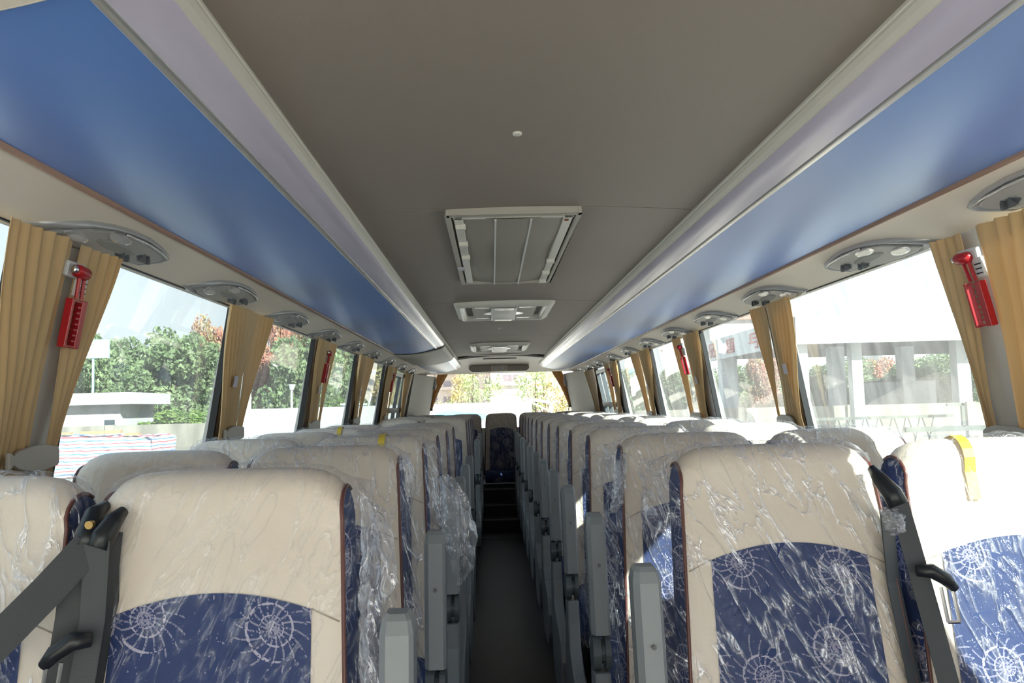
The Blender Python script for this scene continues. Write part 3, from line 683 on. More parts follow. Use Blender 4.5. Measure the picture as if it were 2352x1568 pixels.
def inset_mesh():
    def f(u, v):
        x = lerp(-1, 1, v); zt = 1.075-.027*x*x; z = lerp(.50, zt, u); X = x*(.145+.012*(1.05-z)/.5)
        y = -(1.195-z)*.20-.006*math.sin((z-.5)/.7*math.pi); a = abs(X)/hw(z)
        y -= .010*(1-a**4)*min(1, (1.22-z)/.15)
        return (X, y-.0022, z)
    return MB().grid(f, 18, 16).mesh('blue_inset', M['fabric'], True)
def seam_mesh():
    b = MB()
    for s in (-1, 1):
        pts = []
        for q in range(5):
            x = s*lerp(.145, .186, q/4); z = 1.048-.020*q/4
            y = -(1.195-z)*.20-.006*math.sin((z-.5)/.7*math.pi)-.0005-.010*(1-(abs(x)/hw(z))**4)
            pts.append((x, y-.0005, z))
        b.tube(pts, .0012, 5)
    return b.mesh('seam', mat('seam_thread', (.45, .38, .30), .7), True)
def film_mesh(sd, el, er):
    """loose bag over the backrest; el/er = how far it stands out at each side"""
    nu, nv = NP-1, 40
    def f(u, v):
        k = round(u*(NP-1)); uu = lerp(-1, 1, v); p = sp(k, max(-1, min(1, uu*1.08)))
        y, z = PROF[k]; mid = (PROF[k][0]+PROF[NP-1-k][0])/2
        edge = max(0, abs(uu*1.08)-.93)/.15
        e = er if uu > 0 else el
        x = p.x + math.copysign(edge*e*(1+.35*noise2(z*9, 1, sd)), uu)+(.004 if uu > 0 else -.004)
        yy = lerp(p.y, mid, min(1, edge)*.85)
        c = Vector((0, mid, min(z, 1.15))); d = Vector((0, p.y-mid, max(0, z-1.15))); d = d.normalized() if d.length > .001 else Vector((0, 0, 0))
        w = .0045+.0035*noise2(x*22+z*9, z*13-x*5, sd)
        if z > 1.235: w = .006+.006*abs(noise2(x*16, 2, sd))
        q = Vector((x, yy, p.z))+d*max(.002, w)
        return tuple(q)
    return MB().grid(f, nu, nv).mesh('plastic_cover', FILM[sd % 3], True)
def cushion_mesh():
    b = MB(); n = 16
    prof = [(-.09, .44), (-.12, .55), (-.16, .578), (-.30, .572), (-.46, .575), (-.535, .565), (-.565, .53), (-.56, .47), (-.52, .44)]
    def f(u, v):
        y, z = prof[min(len(prof)-1, round(u*(len(prof)-1)))]; x = lerp(-1, 1, v); return (x*.208, y, z-.02*abs(x)**6*(1 if z > .5 else 0))
    b.grid(f, 8, 12)
    for s in (-.208, .208): 
        i = len(b.v); b.v += [(s, y, z-(.02 if z > .5 else 0)) for y, z in prof]; b.f.append(tuple(range(i, i+len(prof))))
    return b.mesh('cushion', M['fabric'], True)
def shield_mesh(side):
    poly = [(-.185, .672), (-.09, .672), (-.085, .60), (-.06, .50), (-.04, .40), (-.06, .26), (-.16, .19), (-.42, .19), (-.50, .26), (-.53, .36), (-.50, .43), (-.42, .455), (-.30, .47), (-.22, .52), (-.19, .60)]
    c = side*.280
    return MB().prism(poly, 0, c-.020, c+.020).mesh('side_shield', M['grey'], False, bevel=.006)
def arm_mesh(side):
    c = side*.280; b = MB(); i = 0
    for z, y, k in ((.762, -.150, 1), (1.030, -.108, 1), (1.048, -.105, .86), (1.056, -.104, .62)):
        for dx, dy in ((-.024, -.016), (-.014, -.029), (.018, -.029), (.024, -.022), (.024, .028), (-.024, .028)):
            b.v.append((c+dx*k, y+dy*k, z))
    for a in range(3):
        for q in range(6): b.f.append((a*6+q, a*6+(q+1) % 6, (a+1)*6+(q+1) % 6, (a+1)*6+q))
    b.f.append(tuple(range(6))); b.f.append(tuple(range(18, 24)))
    return b.mesh('armrest', M['grey'], False)
def hinge_mesh(side):
    c = side*.280; b = MB(); b.cyl((c-.013, -.148, .716), .044, 0, .020, 28); b.cyl((c+.015, -.148, .716), .044, 0, .014, 28)
    b.cyl((c+.003, -.148, .716), .030, 0, .02, 20); return b.mesh('armrest_hinge', mat('hinge_grey', (.10, .12, .13), .35), False)
def screw_mesh(side):
    c = side*.280; b = MB(); b.tube([(c+.002, -.163, .93), (c+.002, -.158, .93)], .004, 10); return b.mesh('screw', M['nosing'])
ME = dict(back=seat_shell(), sL=side_mesh(-1), sR=side_mesh(1), pL=pipe_mesh(-1), pR=pipe_mesh(1), ins=inset_mesh(), seam=seam_mesh(), cush=cushion_mesh(),
          ped=MB().box(-.17, .17, -.46, -.02, .125, .445).box(-.19, .19, -.06, .0, .3, .5).mesh('pedestal', M['black']))
SIDE = {s: dict(sh=shield_mesh(s), ar=arm_mesh(s), hi=hinge_mesh(s), sc=screw_mesh(s)) for s in (-1, 1)}
FM = {}
def film(sd, el, er):
    k = (sd, el, er)
    if k not in FM: FM[k] = film_mesh(*k)
    return FM[k]
def seat(x, y, aisle, label, group, sd, el=.012, er=.012, bench=False):
    e = empty('coach_seat', (x, y, 0)); tag(e, label, 'seat', group)
    obj('backrest', ME['back'], e); obj('side_gusset', ME['sL'], e); obj('side_gusset', ME['sR'], e)
    obj('edge_piping', ME['pL'], e); obj('edge_piping', ME['pR'], e); obj('fabric_inset', ME['ins'], e); obj('seam', ME['seam'], e)
    c = obj('cushion', ME['cush'], e)
    if not bench: obj('pedestal', ME['ped'], e)
    if aisle:
        d = SIDE[aisle]; obj('side_shield', d['sh'], e); a = obj('armrest', d['ar'], e); obj('screw', d['sc'], a); obj('armrest_hinge', d['hi'], e)
    o = obj('plastic_cover', film(sd, el, er), e); o['label'] = 'clear wrinkled plastic cover'
    return e
ROW = ['first', 'second', 'third', 'fourth', 'fifth', 'sixth', 'seventh', 'eighth', 'ninth', 'tenth', 'eleventh', 'twelfth']
SEATS = {}
yl = [1.30, 2.06, 2.80, 3.52, 4.22, 4.95, 7.36, 8.10, 8.84, 9.56]
for i, y in enumerate(yl):
    e1 = (.012, .05) if i in (0, 2) else (.012, .030)
    SEATS['La', i] = seat(-.5355, y, 1, 'wrapped cream coach seat beside the aisle, left block, %s row from the front' % ROW[i], 'left aisle seats', [0, 2, 2, 0][i % 4] if i < 4 else 0, *e1)
    SEATS['Lw', i] = seat(-.950, y-.01+.005*(i % 2), 0, 'wrapped cream coach seat by the left windows, %s row from the front' % ROW[i], 'left window seats', 2 if i in (0, 2) else 0, .004, .012)
yr = [1.573+.726*k for k in range(12)]; yr[1] = 2.285; yr[2] = 3.05
for i, y in enumerate(yr):
    e1 = (.075, .012) if i == 0 else (.050, .012) if i in (1, 3) else (.030, .012)
    SEATS['Ra', i] = seat(.4235, y, -1, 'wrapped cream coach seat beside the aisle, right block, %s row from the front' % ROW[i], 'right aisle seats', [1, 2, 4, 3][i % 4] if i < 5 else 0, *e1)
    SEATS['Rw', i] = seat(.853, y+.004*(i % 3), 0, 'wrapped cream coach seat by the right windows, %s row from the front' % ROW[i], 'right window seats', 2 if i in (0, 1, 3) else 0, .012, .03)
for x, nm in ((-.855, 'far left'), (-.45, 'second from left'), (-.008, 'middle, facing down the aisle'), (.412, 'second from right'), (.835, 'far right')):
    seat(x, 10.33, 0, 'wrapped cream seat of the rear bench row, %s' % nm, 'rear bench seats', 2 if abs(x) < .1 else 0, .012, .012, bench=True)

def sticker(key, x, z0=1.10, z1=1.225, bend=True):
    e = SEATS[key]; pts = []
    ks = [k for k in range(6, 24) if z0 <= PROF[k][1]]
    b = MB(); N = len(ks)-1
    b.grid(lambda u, v: tuple(sp(ks[round(u*N)], (x+lerp(-.011, .011, v)+.01*u)/.19)+Vector((0, -.007 if PROF[ks[round(u*N)]][1] < 1.19 else -.005, .006 if PROF[ks[round(u*N)]][1] > 1.19 else 0))), N, 1)
    o = b.build('yellow_sticker', M['yellow'], e); o['label'] = 'yellow paper sticker'
sticker(('La', 2), .045, 1.17); sticker(('Lw', 4), .06, 1.19); sticker(('Rw', 0), -.065, 1.14)

# torn sheets of film
def flap(key, pts, name='torn_film', sd=0):
    """pts: outline in cabin coordinates, skinned with a gentle billow"""
    e = SEATS[key]; n = len(pts)//2; L_ = pts[:n]; R_ = list(reversed(pts[n:]))
    def S_(P, t):
        t *= len(P)-1; i = min(int(t), len(P)-2); return Vector(P[i]).lerp(Vector(P[i+1]), t-i)
    def f(u, v):
        p = S_(L_, u).lerp(S_(R_, u), v); p.y += .035*math.sin(v*math.pi)*math.sin(u*math.pi)*-1+.006*noise2(u*9, v*9, sd)
        p.x += .004*noise2(u*14, v*5, sd+2) ; return tuple(p-e.location)
    o = MB().grid(f, 26, 16).build(name, M['flap'], e, smooth=True); o['label'] = 'torn hanging sheet of milky plastic'
    return o
flap(('La', 2), [(-.300, 2.46, 1.135), (-.295, 2.44, 1.06), (-.270, 2.42, .98), (-.250, 2.40, .92), (-.235, 2.40, .865), (-.222, 2.40, .835),
                 (-.205, 2.40, .85), (-.172, 2.40, .90), (-.168, 2.40, .98), (-.185, 2.41, 1.06), (-.215, 2.42, 1.12), (-.25, 2.44, 1.145)], sd=1)
flap(('La', 0), [(-.322, 1.30, 1.215), (-.318, 1.27, 1.12), (-.318, 1.24, 1.05), (-.312, 1.22, 1.0), (-.31, 1.20, .94), (-.31, 1.18, .86),
                 (-.275, 1.17, .87), (-.262, 1.19, .95), (-.285, 1.21, 1.02), (-.268, 1.24, 1.07), (-.262, 1.27, 1.13), (-.29, 1.30, 1.18)], sd=4)
flap(('Ra', 1), [(.235, 2.25, 1.20), (.215, 2.24, 1.17), (.20, 2.23, 1.12), (.195, 2.22, 1.08), (.19, 2.21, 1.05),
                 (.205, 2.21, 1.05), (.225, 2.22, 1.07), (.235, 2.23, 1.11), (.24, 2.24, 1.15), (.245, 2.25, 1.205)], sd=6)
# little bag of film tied at the belt on the first right seat
flap(('Ra', 0), [(.580, 1.51, 1.135), (.585, 1.50, 1.115), (.595, 1.50, 1.095), (.603, 1.50, 1.085), (.607, 1.50, 1.09), (.618, 1.50, 1.105), (.622, 1.50, 1.125), (.612, 1.51, 1.14)], sd=7)

# ------------------------------------------------------------ seat belts
def strap(b, pts, wd, wdir=(1, 0, 0), t=.0012):
    wv = Vector(wdir).normalized()*wd/2; i = len(b.v)
    P_ = [Vector(p) for p in pts]
    for k, p in enumerate(P_):
        d = (P_[min(k+1, len(P_)-1)]-P_[max(k-1, 0)]).normalized()
        ww = (wv-d*wv.dot(d)).normalized()*wd/2; nn = d.cross(ww).normalized()*t
        for q in (p+ww+nn, p-ww+nn, p-ww-nn, p+ww-nn): b.v.append(tuple(q))
    for k in range(len(P_)-1):
        for q in range(4): b.f.append((i+k*4+q, i+k*4+(q+1) % 4, i+(k+1)*4+(q+1) % 4, i+(k+1)*4+q))
    return b
def belt(key, anchor, straps, buckle, s=1, bolt=None):
    e = SEATS[key]; o0 = e.location
    b = MB(); b.tube([Vector(a)-o0 for a in anchor], [.008, .014, .018, .018, .013][:len(anchor)], 12)
    a = b.build('belt_anchor', M['beltblack'], e, smooth=True); a['label'] = 'black belt guide'
    if bolt:
        MB().tube([Vector(bolt)-o0, Vector(bolt)-o0+Vector((0, -.010, 0))], .006, 12).build('bolt', M['brass'], a)
    for pts, wd, wdir in straps:
        b = MB(); strap(b, [Vector(p)-o0 for p in pts], wd, wdir); b.build('belt_webbing', M['belt'], e)
    if buckle:
        c = Vector(buckle)-o0; b = MB()
        b.tube([c+Vector((-s*.028, 0, .012)), c+Vector((-s*.005, -.006, .012)), c+Vector((s*.018, -.008, -.002)), c+Vector((s*.034, -.008, -.020))], [.010, .013, .012, .008], 10)
        b.build('tongue_grip', M['beltblack'], e, smooth=True)
        b = MB(); 
        for q in (-.012, .008): b.tube([c+Vector((s*(.020+q), -.010, -.015)), c+Vector((s*(.028+q), -.012, -.075))], .0032, 6)
        b.tube([c+Vector((s*.016, -.012, -.075)), c+Vector((s*.036, -.012, -.075))], .0032, 6)
        b.build('tongue_plate', M['steel'], e)
belt(('Lw', 0), [(-.712, 1.30, 1.205), (-.716, 1.27, 1.195), (-.716, 1.25, 1.165), (-.712, 1.24, 1.150)],
     [([(-.705, 1.235, 1.155), (-.745, 1.20, 1.10), (-.80, 1.15, 1.03), (-.88, 1.08, .93)], .047, (0, .2, 1)), ([(-.722, 1.25, 1.15), (-.728, 1.24, 1.05), (-.742, 1.22, .90), (-.75, 1.2, .7)], .05, (1, .4, 0))], None, bolt=(-.702, 1.235, 1.185))
belt(('La', 0), [(-.676, 1.28, 1.198), (-.683, 1.26, 1.185), (-.692, 1.25, 1.165), (-.697, 1.24, 1.148)],
     [([(-.694, 1.235, 1.16), (-.695, 1.225, 1.05), (-.703, 1.20, .93), (-.715, 1.17, .75)], .034, (1, .2, 0)), ([(-.686, 1.265, 1.17), (-.684, 1.25, 1.12), (-.684, 1.25, 1.02), (-.69, 1.23, .85), (-.695, 1.2, .7)], .035, (.5, 1, 0))], (-.712, 1.20, 1.018), s=-1)
belt(('Ra', 0), [(.594, 1.55, 1.205), (.600, 1.53, 1.185), (.612, 1.51, 1.160), (.618, 1.50, 1.140)],
     [([(.616, 1.50, 1.150), (.632, 1.49, 1.06), (.645, 1.47, .96), (.660, 1.43, .80), (.668, 1.40, .65)], .034, (1, -.2, 0)), ([(.603, 1.52, 1.13), (.608, 1.52, 1.0), (.618, 1.49, .85), (.63, 1.47, .70)], .045, (1, .8, 0))], (.650, 1.46, 1.02), s=1)

# ------------------------------------------------------------ outdoors
GZ = -1.11
g = MB().box(-160, 160, -60, 260, GZ-.3, GZ).build('ground', M['conc']); tag(g, kind='structure')
def yard_wall(x0, x1, y0, y1, top, lab):
    """wall along a line with piers"""
    a = Vector((x0, y0, 0)); c = Vector((x1, y1, 0)); L_ = (c-a).length; e = empty('yard_wall', a); e.rotation_euler = (0, 0, math.atan2(y1-y0, x1-x0))
    tag(e, lab, 'wall', 'concrete yard walls')
    e.location.z = GZ
    MB().box(0, L_, -.12, .12, 0, top-GZ).build('wall_panel', M['wallc'], e)
    n = int(L_/5)
    for i in range(1, n): MB().box(i*5-.2, i*5+.2, -.2, .14, 0, top-GZ+.03).build('pier', M['wallc'], e)
yard_wall(-28, -3, 39, 40, .93, 'stained concrete yard wall seen through the left windows')
yard_wall(7.0, 34, 41, 33, .92, 'stained concrete yard wall under the white canopy on the right')

def foliage(rx, ry, rz, n, size, sd, gaps=.25):
    rnd = random.Random(sd); b = MB()
    cl = [(rnd.uniform(-.6, .6), rnd.uniform(-.6, .6), rnd.uniform(-.65, .75), rnd.uniform(.28, .5)) for _ in range(14)]
    for _ in range(n):
        c = rnd.choice(cl); v = Vector((rnd.gauss(0, 1), rnd.gauss(0, 1), rnd.gauss(0, 1))).normalized()*c[3]*(rnd.random()**.4)
        p = Vector(((c[0]+v.x)*rx, (c[1]+v.y)*ry, (c[2]+v.z)*rz))
        a = Vector((rnd.gauss(0, 1), rnd.gauss(0, 1), rnd.gauss(0, 1))).normalized(); d = a.cross(Vector((rnd.gauss(0, 1), rnd.gauss(0, 1), rnd.gauss(0, 1)))).normalized()
        s_ = size*rnd.uniform(.6, 1.4); b.quad(tuple(p-a*s_), tuple(p-d*s_*.55), tuple(p+a*s_), tuple(p+d*s_*.55))
    return b
FOL = {}
def tree(x, y, r, h, kind, lab, grp, sd, trunk=True, squash=1):
    k = (kind, sd % 3, grp[-6:] == 'window')
    if k not in FOL: FOL[k] = foliage(1, 1, 1, 800 if k[2] else 9500, .070 if k[2] else .052, sd+11).mesh('foliage', M[kind])
    e = empty('tree', (x, y, GZ)); tag(e, lab, 'tree', grp)
    th = h*.30
    b = MB(); b.tube([(0, 0, 0), (.05*r, 0, th), (.1*r, .05, h*.75)], [.05*r+.05, .04*r+.03, .02], 8)
    for q in range(5):
        a = q*1.26+sd; b.tube([(0.05*r, 0, th*.9+.1*q), (math.cos(a)*r*.5, math.sin(a)*r*.5, h*.55+.08*h*math.sin(q*2))], [.03*r+.02, .012], 6)
    b.build('trunk', M['bark'], e)
    c = obj('crown', FOL[k], e, (0, 0, h*.60)); c.scale = (r, r, h*.44*squash)
    return e
def px(u, D): return -.115+(u-1130)/1898*D
TL = [(150, 62, 4.2, 8.3, 'leaf'), (255, 52, 2.9, 7.6, 'leaf'), (330, 55, 3.0, 7.6, 'leaf'), (400, 50, 3.0, 6.8, 'leaf'), (455, 58, 3.2, 7.4, 'leaf'), (500, 60, 1.9, 8.6, 'redleaf'), (585, 58, 2.4, 6.2, 'leaf'),
      (628, 52, 1.8, 6.6, 'redleaf'), (690, 46, 2.3, 6.6, 'leaf'), (676, 47.5, 1.6, 7.8, 'redleaf'), (655, 64, 3.4, 5.6, 'leaf'), (755, 50, 2.4, 7.6, 'leaf'), (790, 60, 3.0, 8.2, 'leaf'), (850, 62, 3.0, 7.4, 'yleaf'), (905, 66, 3.2, 7.2, 'leaf')]
nml = ['large green tree behind the nearest left curtain', 'green tree above the white hut roof', 'green tree right of the white hut, left window', 'low dense green tree in the middle of the left window', 'green tree beside the left window frame', 'tree tipped with red leaves at the left window frame',
       'small green tree past the second left curtain', 'red-leaved tree past the second left curtain', 'tall green tree behind the lamp post', 'red-tipped crown above the lamp post', 'green tree behind the red car', 'tall dark green tree in the third left window', 'broad green tree beyond the third left window',
       'autumn-brown tree in the fourth left window', 'green tree far along the left side']
for i, (u, D, r_, h_, kd) in enumerate(TL): tree(px(u, D), D, r_, h_, kd, nml[i], 'trees beyond the left wall', i)
TR = [(1640, 60, 3.0, 4.9, 'leaf'), (1735, 66, 3.2, 5.2, 'leaf'), (1760, 60, 1.6, 5.2, 'redleaf'), (1905, 58, 3.0, 4.9, 'leaf'), (1955, 62, 3.0, 5.0, 'leaf'), (2030, 64, 1.8, 5.0, 'redleaf'), (2090, 59, 2.6, 4.9, 'leaf'), (2155, 57, 3.2, 5.0, 'leaf'), (2240, 60, 3.2, 5.0, 'leaf'), (1560, 68, 3.0, 5.6, 'leaf'), (1450, 76, 3.0, 5.5, 'leaf')]
nmr = ['green tree left of the canopy column', 'green tree at the second right curtain', 'red-tinged tree at the second right curtain', 'green tree left of the white column', 'green tree beside the white column', 'red-leaved tree right of the white column', 'green tree before the grey shed', 'rounded green tree right of the grey shed', 'green tree behind the nearest right curtain', 'green tree in the third right window', 'green tree in the fourth right window']
for i, (u, D, r_, h_, kd) in enumerate(TR): tree(px(u, D), D, r_, h_, kd, nmr[i], 'trees beyond the right wall', i+4)
TB = [(1064, 64, 1.3, 6.6, 'yleaf'), (1085, 58, 1.0, 6.4, 'leafpale'), (1122, 56, 1.2, 5.2, 'leafpale'), (1226, 48, 1.3, 5.6, 'leafpale'), (1246, 53, 1.2, 5.4, 'yleaf'), (1012, 60, 1.3, 3.4, 'leafpale'), (1302, 60, 1.5, 4.2, 'yleaf'), (1150, 70, 1.6, 3.2, 'yleaf'), (1185, 64, 1.3, 3.2, 'leafpale')]
nmb = ['slender autumn tree at left of the rear window', 'slim green tree left of centre in rear window', 'short yellowish tree left of centre in rear window', 'round green tree right of centre in rear window', 'orange-brown tree right of centre in rear window', 'bushy tree at the left edge of the rear window', 'autumn tree at right edge of the rear window', 'low autumn bush under the towers', 'low green bush under the middle tower']
for i, (u, D, r_, h_, kd) in enumerate(TB): tree(px(u, D), D, r_, h_, kd, nmb[i], 'trees behind the rear window', i+2, squash=.62)
hb = foliage(1, 1, 1, 9000, .05, 77).mesh('hedge', M['hedge'])
for u0, u1, D, top, lab in ((290, 520, 43, 1.35, 'bright green creeper hedge on top of the left yard wall'), (560, 800, 46, 1.9, 'clipped green hedge behind the second left window')):
    o = obj('hedge', hb); x0, x1 = px(u0, D), px(u1, D); o.location = ((x0+x1)/2, D, (GZ+top)/2+.2); o.scale = ((x1-x0)/1.7, 1.2, (top-GZ)/1.75); tag(o, lab, 'hedge', kind='stuff')

# white hut, left
D = 41; e = empty('white_hut', (px(240, D), D, GZ)); tag(e, 'small white brick hut with a flat overhanging roof beyond the left wall', 'hut')
MB().box(-2.2, 1.05, 0, 4, 0, 3.05).build('hut_wall', M['bwhite'], e)
MB().box(-2.6, 1.75, -.6, 4.5, 3.05, 3.62).build('flat_roof', M['bwhite'], e)
f = MB().box(.25, .85, -.03, .02, 1.72, 2.35).build('window_frame', M['bwhite'], e); MB().box(.30, .80, -.045, -.03, 1.77, 2.30).build('pane', M['glassdark'], f)
# striped tarp over a pile
D = 34.5; e = empty('tarp_covered_pile', (px(240, D), D, GZ)); tag(e, 'pile covered by red, white and blue striped tarpaulin', 'pile')
def tf(u, v):
    x = lerp(-2.35, 2.2, v); z = u*1.75*(1-.06*v)+.04*noise2(x*2, 3); y = -.25*u*0+.05*noise2(x*3, z*3)-.9*(1-u)*.2
    if u > .94: y += (u-.94)*18
    return (x, y, z if u < 1 else z+.02)
def ts(u, v):
    z = u*1.66+.03*noise2(v*5, 3); return (2.2+.03*noise2(v*6, z*3)+(-.35*(u-.94)*18 if u > .94 else 0), lerp(-.1, 2.5, v), z)
o = MB().grid(tf, 26, 50).grid(ts, 26, 20).build('tarpaulin', M['tarp'], e, smooth=True)
MB().box(-2.0, 1.9, .25, 2.2, 0, 1.55).build('stack', M['wood'], e)
for x0, x1, z in ((-2.2, -1.3, 1.80), (-.9, .75, 1.82), (.9, 1.5, 1.70)): MB().box(x0, x1, .3, .55, z-.05, z+.06).build('plank', M['wood'], e)
rb_ = random.Random(4); b = MB()
for k in range(60):
    x = rb_.uniform(0, 2.6); y = rb_.uniform(-.6, .6); s_ = rb_.uniform(.08, .22); b.quad((x, y, 0), (x+s_, y+.1, .02), (x+s_*.8, y+.1, s_), (x-.05, y, s_*.8))
o = b.build('tarp_scraps', M['tarp']); o.location = (px(375, 34), 34, GZ); tag(o, 'loose scraps of striped tarpaulin on the ground by the pile', 'scraps', kind='stuff')
# lamp post, poles
D = 44; e = empty('lamp_post', (px(674, D), D, GZ)); tag(e, 'white yard lamp post in the second left window', 'lamp post')
MB().tube([(0, 0, 0), (0, 0, 3.6)], .06, 8).build('post', M['white'], e); MB().tube([(0, 0, 3.6), (.02, 0, 3.9)], [.1, .2], 10).build('lamp_head', M['white'], e)
o = MB().tube([(0, 0, 0), (0, 0, 4.5)], .28, 12).build('white_post', M['bwhite']); o.location = (px(570, 42), 42, GZ); tag(o, 'thick white gate post beside the second left curtain', 'post')
# blue board, pale tower far left
o = MB().box(-.9, .9, -.05, .05, 0, 1.05).box(-.05, .05, 0, .08, -5.0, 0).build('blue_board', mat('pale_blue_board', (.38, .60, .72), .5)); o.location = (px(226, 47), 47, 4.75-.1); tag(o, 'pale blue board on a post behind the nearest left curtain', 'board')
# cyan site cabins, left rear
for u0, u1, D, z1, lab in ((790, 815, 35, 1.55, 'pale blue cabin at the edge of the third left window'), (822, 895, 35.5, 1.05, 'bright blue site cabin in the fourth left window')):
    x0, x1 = px(u0, D), px(u1, D); e = empty('site_cabin', ((x0+x1)/2, D, GZ)); tag(e, lab, 'cabin'); w2 = (x1-x0)/2
    MB().box(-w2, w2, 0, 3, 0, z1-GZ).build('cabin_wall', M['cyan'], e); MB().box(-w2-.1, w2+.1, -.1, 3.1, z1-GZ, z1-GZ+.08).build('cabin_roof', M['white'], e)

def car(x, y, rz, m, lab):
    e = empty('car', (x, y, GZ), rz); tag(e, lab, 'car', 'parked cars')
    prof = [(-2.1, .35), (-2.15, .75), (-1.9, .95), (-1.25, 1.02), (-.7, 1.42), (.6, 1.45), (1.25, 1.0), (1.95, .85), (2.15, .6), (2.1, .32)]
    MB().prism([(a, c) for a, c in prof], 1, -.85, .85).build('car_body', m, e, bevel=.06)
    MB().prism([(-1.12, 1.03), (-.66, 1.36), (.56, 1.38), (1.1, 1.03)], 1, -.87, .87).build('car_windows', M['glassdark'], e)
    for a in (-1.35, 1.35):
        for c in (-.8, .8): MB().cyl((a, c, .33), .33, 1, .2, 18).build('wheel', M['black'], e)
car(px(602, 47), 47, 0, M['carr'], 'red car parked beyond the second left window')
car(px(470, 49), 49, .1, M['cards'], 'dark silver car under the trees, nearest left window')
car(px(1768, 44), 44, .15, M['cards'], 'silver car under the canopy at the second right curtain')
car(px(1690, 48), 48, .1, M['carw'], 'white car behind the canopy column')
car(px(1632, 44), 44, .1, M['carw'], 'white car at the far edge of the second right window')
car(px(1490, 30), 30, .2, M['carw'], 'white car in the fourth right window')

# canopy on the right
e = empty('canopy', (13.3, 36, GZ)); tag(e, 'white flat canopy on columns with red sign letters, right windows', 'canopy')
zb, zt = 3.68-GZ, 4.88-GZ
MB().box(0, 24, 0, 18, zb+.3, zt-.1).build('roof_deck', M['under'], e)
MB().box(-.15, 24, -.2, 0, zb, zt).build('front_fascia', M['canopy'], e)
MB().box(-.2, -.02, -.2, 19, zb, zt).build('side_fascia', M['canopy'], e)
for i, (cx_, cy_, w_) in enumerate(((.35, .6, .30), (3.05, 1.0, .24), (4.9, 7.5, .35), (.4, 12, .45), (8.1, 1.4, .3), (9.4, 9, .35))):
    MB().box(cx_-w_, cx_+w_, cy_-w_, cy_+w_, 0, zb+.3).build('column', M['bwhite'] if i in (0, 1, 4) else M['canopy'], e)
# red characters built of strokes on the side fascia (seen from -x); local y runs away from the viewer
def strokes(y0, w_, h_, S_, par):
    b = MB(); zc = zb+.22
    for a0, c0, a1, c1 in S_:
        ya, yb_ = y0+w_*(1-max(a0, a1)), y0+w_*(1-min(a0, a1)); za, z_b = zc+h_*min(c0, c1), zc+h_*max(c0, c1)
        b.box(-.26, -.20, ya-.04, yb_+.04, za-.04, z_b+.04)
    b.build('sign_character', M['signred'], par)
G1 = [(.1, .9, .9, .9), (.1, .62, .9, .62), (.1, .9, .1, .62), (.0, .35, 1, .35), (.15, .62, .15, .35), (.85, .35, .85, 0), (.6, 0, .85, 0)]
G2 = [(.1, .95, .9, .95), (.1, .05, .9, .05), (.1, .05, .1, .95), (.9, .05, .9, .95), (.3, .7, .7, .7), (.5, .2, .5, .8), (.25, .45, .75, .45), (.3, .25, .7, .25)]
G3 = [(.2, .95, .8, .95), (.2, .6, .8, .6), (.2, .6, .2, .95), (.8, .6, .8, .95), (.0, .45, .4, .45), (.0, .0, .4, .0), (.0, .0, .0, .45), (.4, .0, .4, .45), (.6, .45, 1, .45), (.6, 0, 1, 0), (.6, 0, .6, .45), (1, 0, 1, .45)]
G4 = [(.5, 0, .5, 1), (.1, .8, .9, .8), (.2, .5, .8, .5), (.0, .2, 1, .2), (.2, .5, .2, .8), (.8, .5, .8, .8)]
for y0, G in ((4.2, G1), (8.3, G2), (12.2, G3), (15.8, G4)): strokes(y0, 1.5, .78, G, e)
# grey brick shed under the canopy
e = empty('grey_shed', (px(2115, 45), 45, GZ)); tag(e, 'grey shed with block walls behind the right yard wall', 'shed')
MB().box(-1.1, 1.1, 0, 4, 0, 3.2).build('shed_wall', M['canopy'], e); MB().box(-1.2, 1.2, -.1, 4.1, 3.2, 3.3).build('shed_roof', M['under'], e)
# green trailer frames in front of the right wall
e = empty('truss_stand', (px(2000, 29), 29, GZ)); tag(e, 'dark steel truss frame standing on legs before the right wall', 'frame')
b = MB(); b.box(-2.4, 3.0, -.05, .05, 1.62, 1.72)
b.build('top_beam', M['frame'], e)
b = MB()
for k in range(9):
    x = -2.1+k*.5; b.tube([(x, 0, 1.62), (x+.22, 0, .9)], .03, 5); b.tube([(x+.22, 0, .9), (x+.4, 0, 1.62)], .025, 5); b.tube([(x+.2, 0, 0), (x+.2, 0, .9)], .03, 5)
b.build('truss', M['frame'], e)
b = MB(); b.box(1.0, 4.0, -.6, -.45, 1.15, 1.32); b.box(3.0, 3.1, -.6, -.5, 1.3, 2.1); b.box(2.5, 3.1, -.6, -.5, 2.02, 2.1); b.build('boom', M['frame'], e)
e = empty('trailer', (px(2140, 27), 27, GZ)); tag(e, 'low dark trailer with wheels on the ground before the right wall', 'trailer')
MB().box(-.9, 1.2, -.4, .4, .42, .58).build('bed', M['frame'], e); MB().box(-.9, .0, -.4, .4, .58, .80).build('drawbar_box', M['frame'], e)
for x in (-.6, .0):
    for y in (-.4, .4): MB().cyl((x, y, .25), .25, 1, .14, 16).build('wheel', M['black'], e)

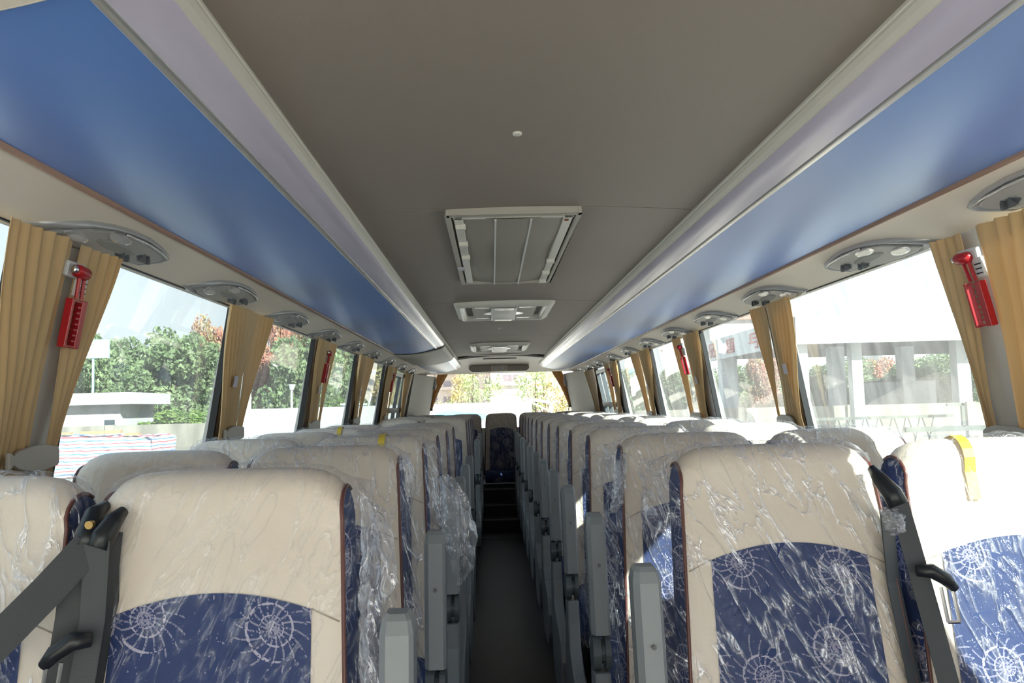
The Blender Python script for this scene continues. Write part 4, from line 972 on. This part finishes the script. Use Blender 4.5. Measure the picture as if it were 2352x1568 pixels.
# towers and houses behind
def tower(x, y, w_, d_, h_, lab, cols, rows, m='tower'):
    e = empty('apartment_tower', (x, y, GZ)); tag(e, lab, 'tower', 'apartment towers')
    MB().box(-w_/2, w_/2, 0, d_, 0, h_).build('tower_wall', M[m], e)
    wm = MB().box(-.8, .8, -.15, .1, -.6, .6).mesh('tower_window', M['towerw'])
    bm_ = MB().box(-1.5, 1.5, -.9, 0, -.1, .5).mesh('balcony', M['tower'])
    for i in range(cols):
        for j in range(rows):
            X = lerp(-w_/2+2, w_/2-2, i/(cols-1)); Z = 4+j*3.1
            if Z > h_-1: continue
            obj('window', wm, e, (X, 0, Z))
            if i % 2 == 0: obj('balcony', bm_, e, (X, 0, Z-1.1))
    return e
tower(px(1150, 152), 152, 8, 8, 36, 'pale apartment tower in the middle of the rear window', 3, 6)
tower(px(1172, 140), 140, 6.5, 8, 40, 'white apartment tower right of centre in the rear window', 4, 6, 'bwhite')
tower(px(1206, 164), 164, 7, 8, 38, 'apartment tower with balconies left of the round green tree', 3, 6)
tower(px(1075, 164), 164, 12, 8, 38, 'apartment tower behind the left trees of the rear window', 4, 7)
tower(px(1015, 176), 176, 10, 8, 34, 'apartment tower at the left edge of the rear window', 4, 6)
tower(px(1262, 176), 176, 8, 8, 36, 'apartment tower at the right edge of the rear window', 3, 6, 'bwhite')
for u, D, w_, h_, lab in ((1625, 104, 7, 9.3, 'red-roofed house behind the canopy, farthest left of three'), (1668, 93, 6, 9.9, 'red-roofed house behind the canopy, middle of three'), (1708, 82, 6, 10.4, 'red-roofed house with a red emblem behind the canopy')):
    e = empty('house', (px(u, D), D, GZ)); tag(e, lab, 'house', 'red-roofed houses')
    MB().box(-w_/2, w_/2, 0, 8, 0, h_).build('house_wall', M['bwhite'], e)
    MB().prism([(-w_/2-.5, h_), (w_/2+.5, h_), (w_/2-1.5, h_+1.2), (-w_/2+1.5, h_+1.2)], 1, -.5, 8.5).build('roof', M['rooftile'], e)
    if u == 1708: MB().box(-.8, .8, -.1, .1, h_+1.2, h_+1.7).box(-.15, .15, -.1, .1, h_+1.2, h_+3).box(-1.2, 1.2, -.1, .1, h_+2.1, h_+2.4).build('red_emblem', M['signred'], e)
for u, D, w_, h_, lab in ((2080, 120, 5, 13.4, 'pale rooftop block above the canopy, left one'), (2115, 134, 8, 14.8, 'pale stepped rooftops above the canopy, right one')):
    e = empty('far_building', (px(u, D), D, GZ)); tag(e, lab, 'building'); MB().box(-w_/2, w_/2, 0, 8, 0, h_).build('building_wall', M['bwhite'], e); MB().box(-w_/2-.6, w_/2+.6, -.5, 8.5, h_, h_+.5).build('cornice', M['tower'], e)
# white wall, blue roof and gate post behind the coach
o = MB().box(-10, 0, -.15, .15, 0, 2.6).build('white_boundary_wall', M['bwhite']); o.location = (px(1130, 33)+.2, 33, GZ); tag(o, 'white boundary wall across the rear window', 'wall')
e = empty('blue_shelter', (px(1045, 24), 24, GZ)); tag(e, 'low shelter with a shallow pale blue roof behind the coach', 'shelter')
MB().prism([(-.9, 2.15), (-.3, 2.36), (.9, 2.22), (.9, 2.12)], 1, 0, 2).build('blue_roof', M['cyan'], e); MB().box(-.85, .85, .2, 1.8, 0, 2.12).build('shelter_wall', M['white'], e)
e = empty('white_block', (px(1163, 26), 26, GZ)); tag(e, 'blank white block wall in the middle of the rear window', 'wall'); MB().box(-.5, .45, 0, 2, 0, 2.75).build('block_wall', M['bwhite'], e)
e = empty('white_van_box', (px(1205, 22), 22, GZ)); tag(e, 'white box body left of the steel rail behind the coach', 'van box')
MB().box(-.25, .18, 0, 3, .6, 2.55).build('box_body', M['white'], e); MB().box(-.25, .18, .3, 2.6, 0, .6).build('chassis', M['black'], e)
e = empty('steel_barrier', (px(1225, 20), 20, GZ)); tag(e, 'pale blue steel barrier frame seen through the rear window right side', 'barrier')
b = MB(); b.tube([(-.25, 0, 2.62), (.42, 0, 2.50)], .035, 6); b.tube([(.42, 0, 2.50), (.42, 0, 0)], .04, 6); b.tube([(-.15, 0, 2.58), (.40, 0, 2.28)], .02, 6); b.tube([(-.20, 0, 2.6), (-.20, 0, 0)], .03, 6); b.build('frame', mat('pale_blue_steel', (.45, .55, .62), .4), e)
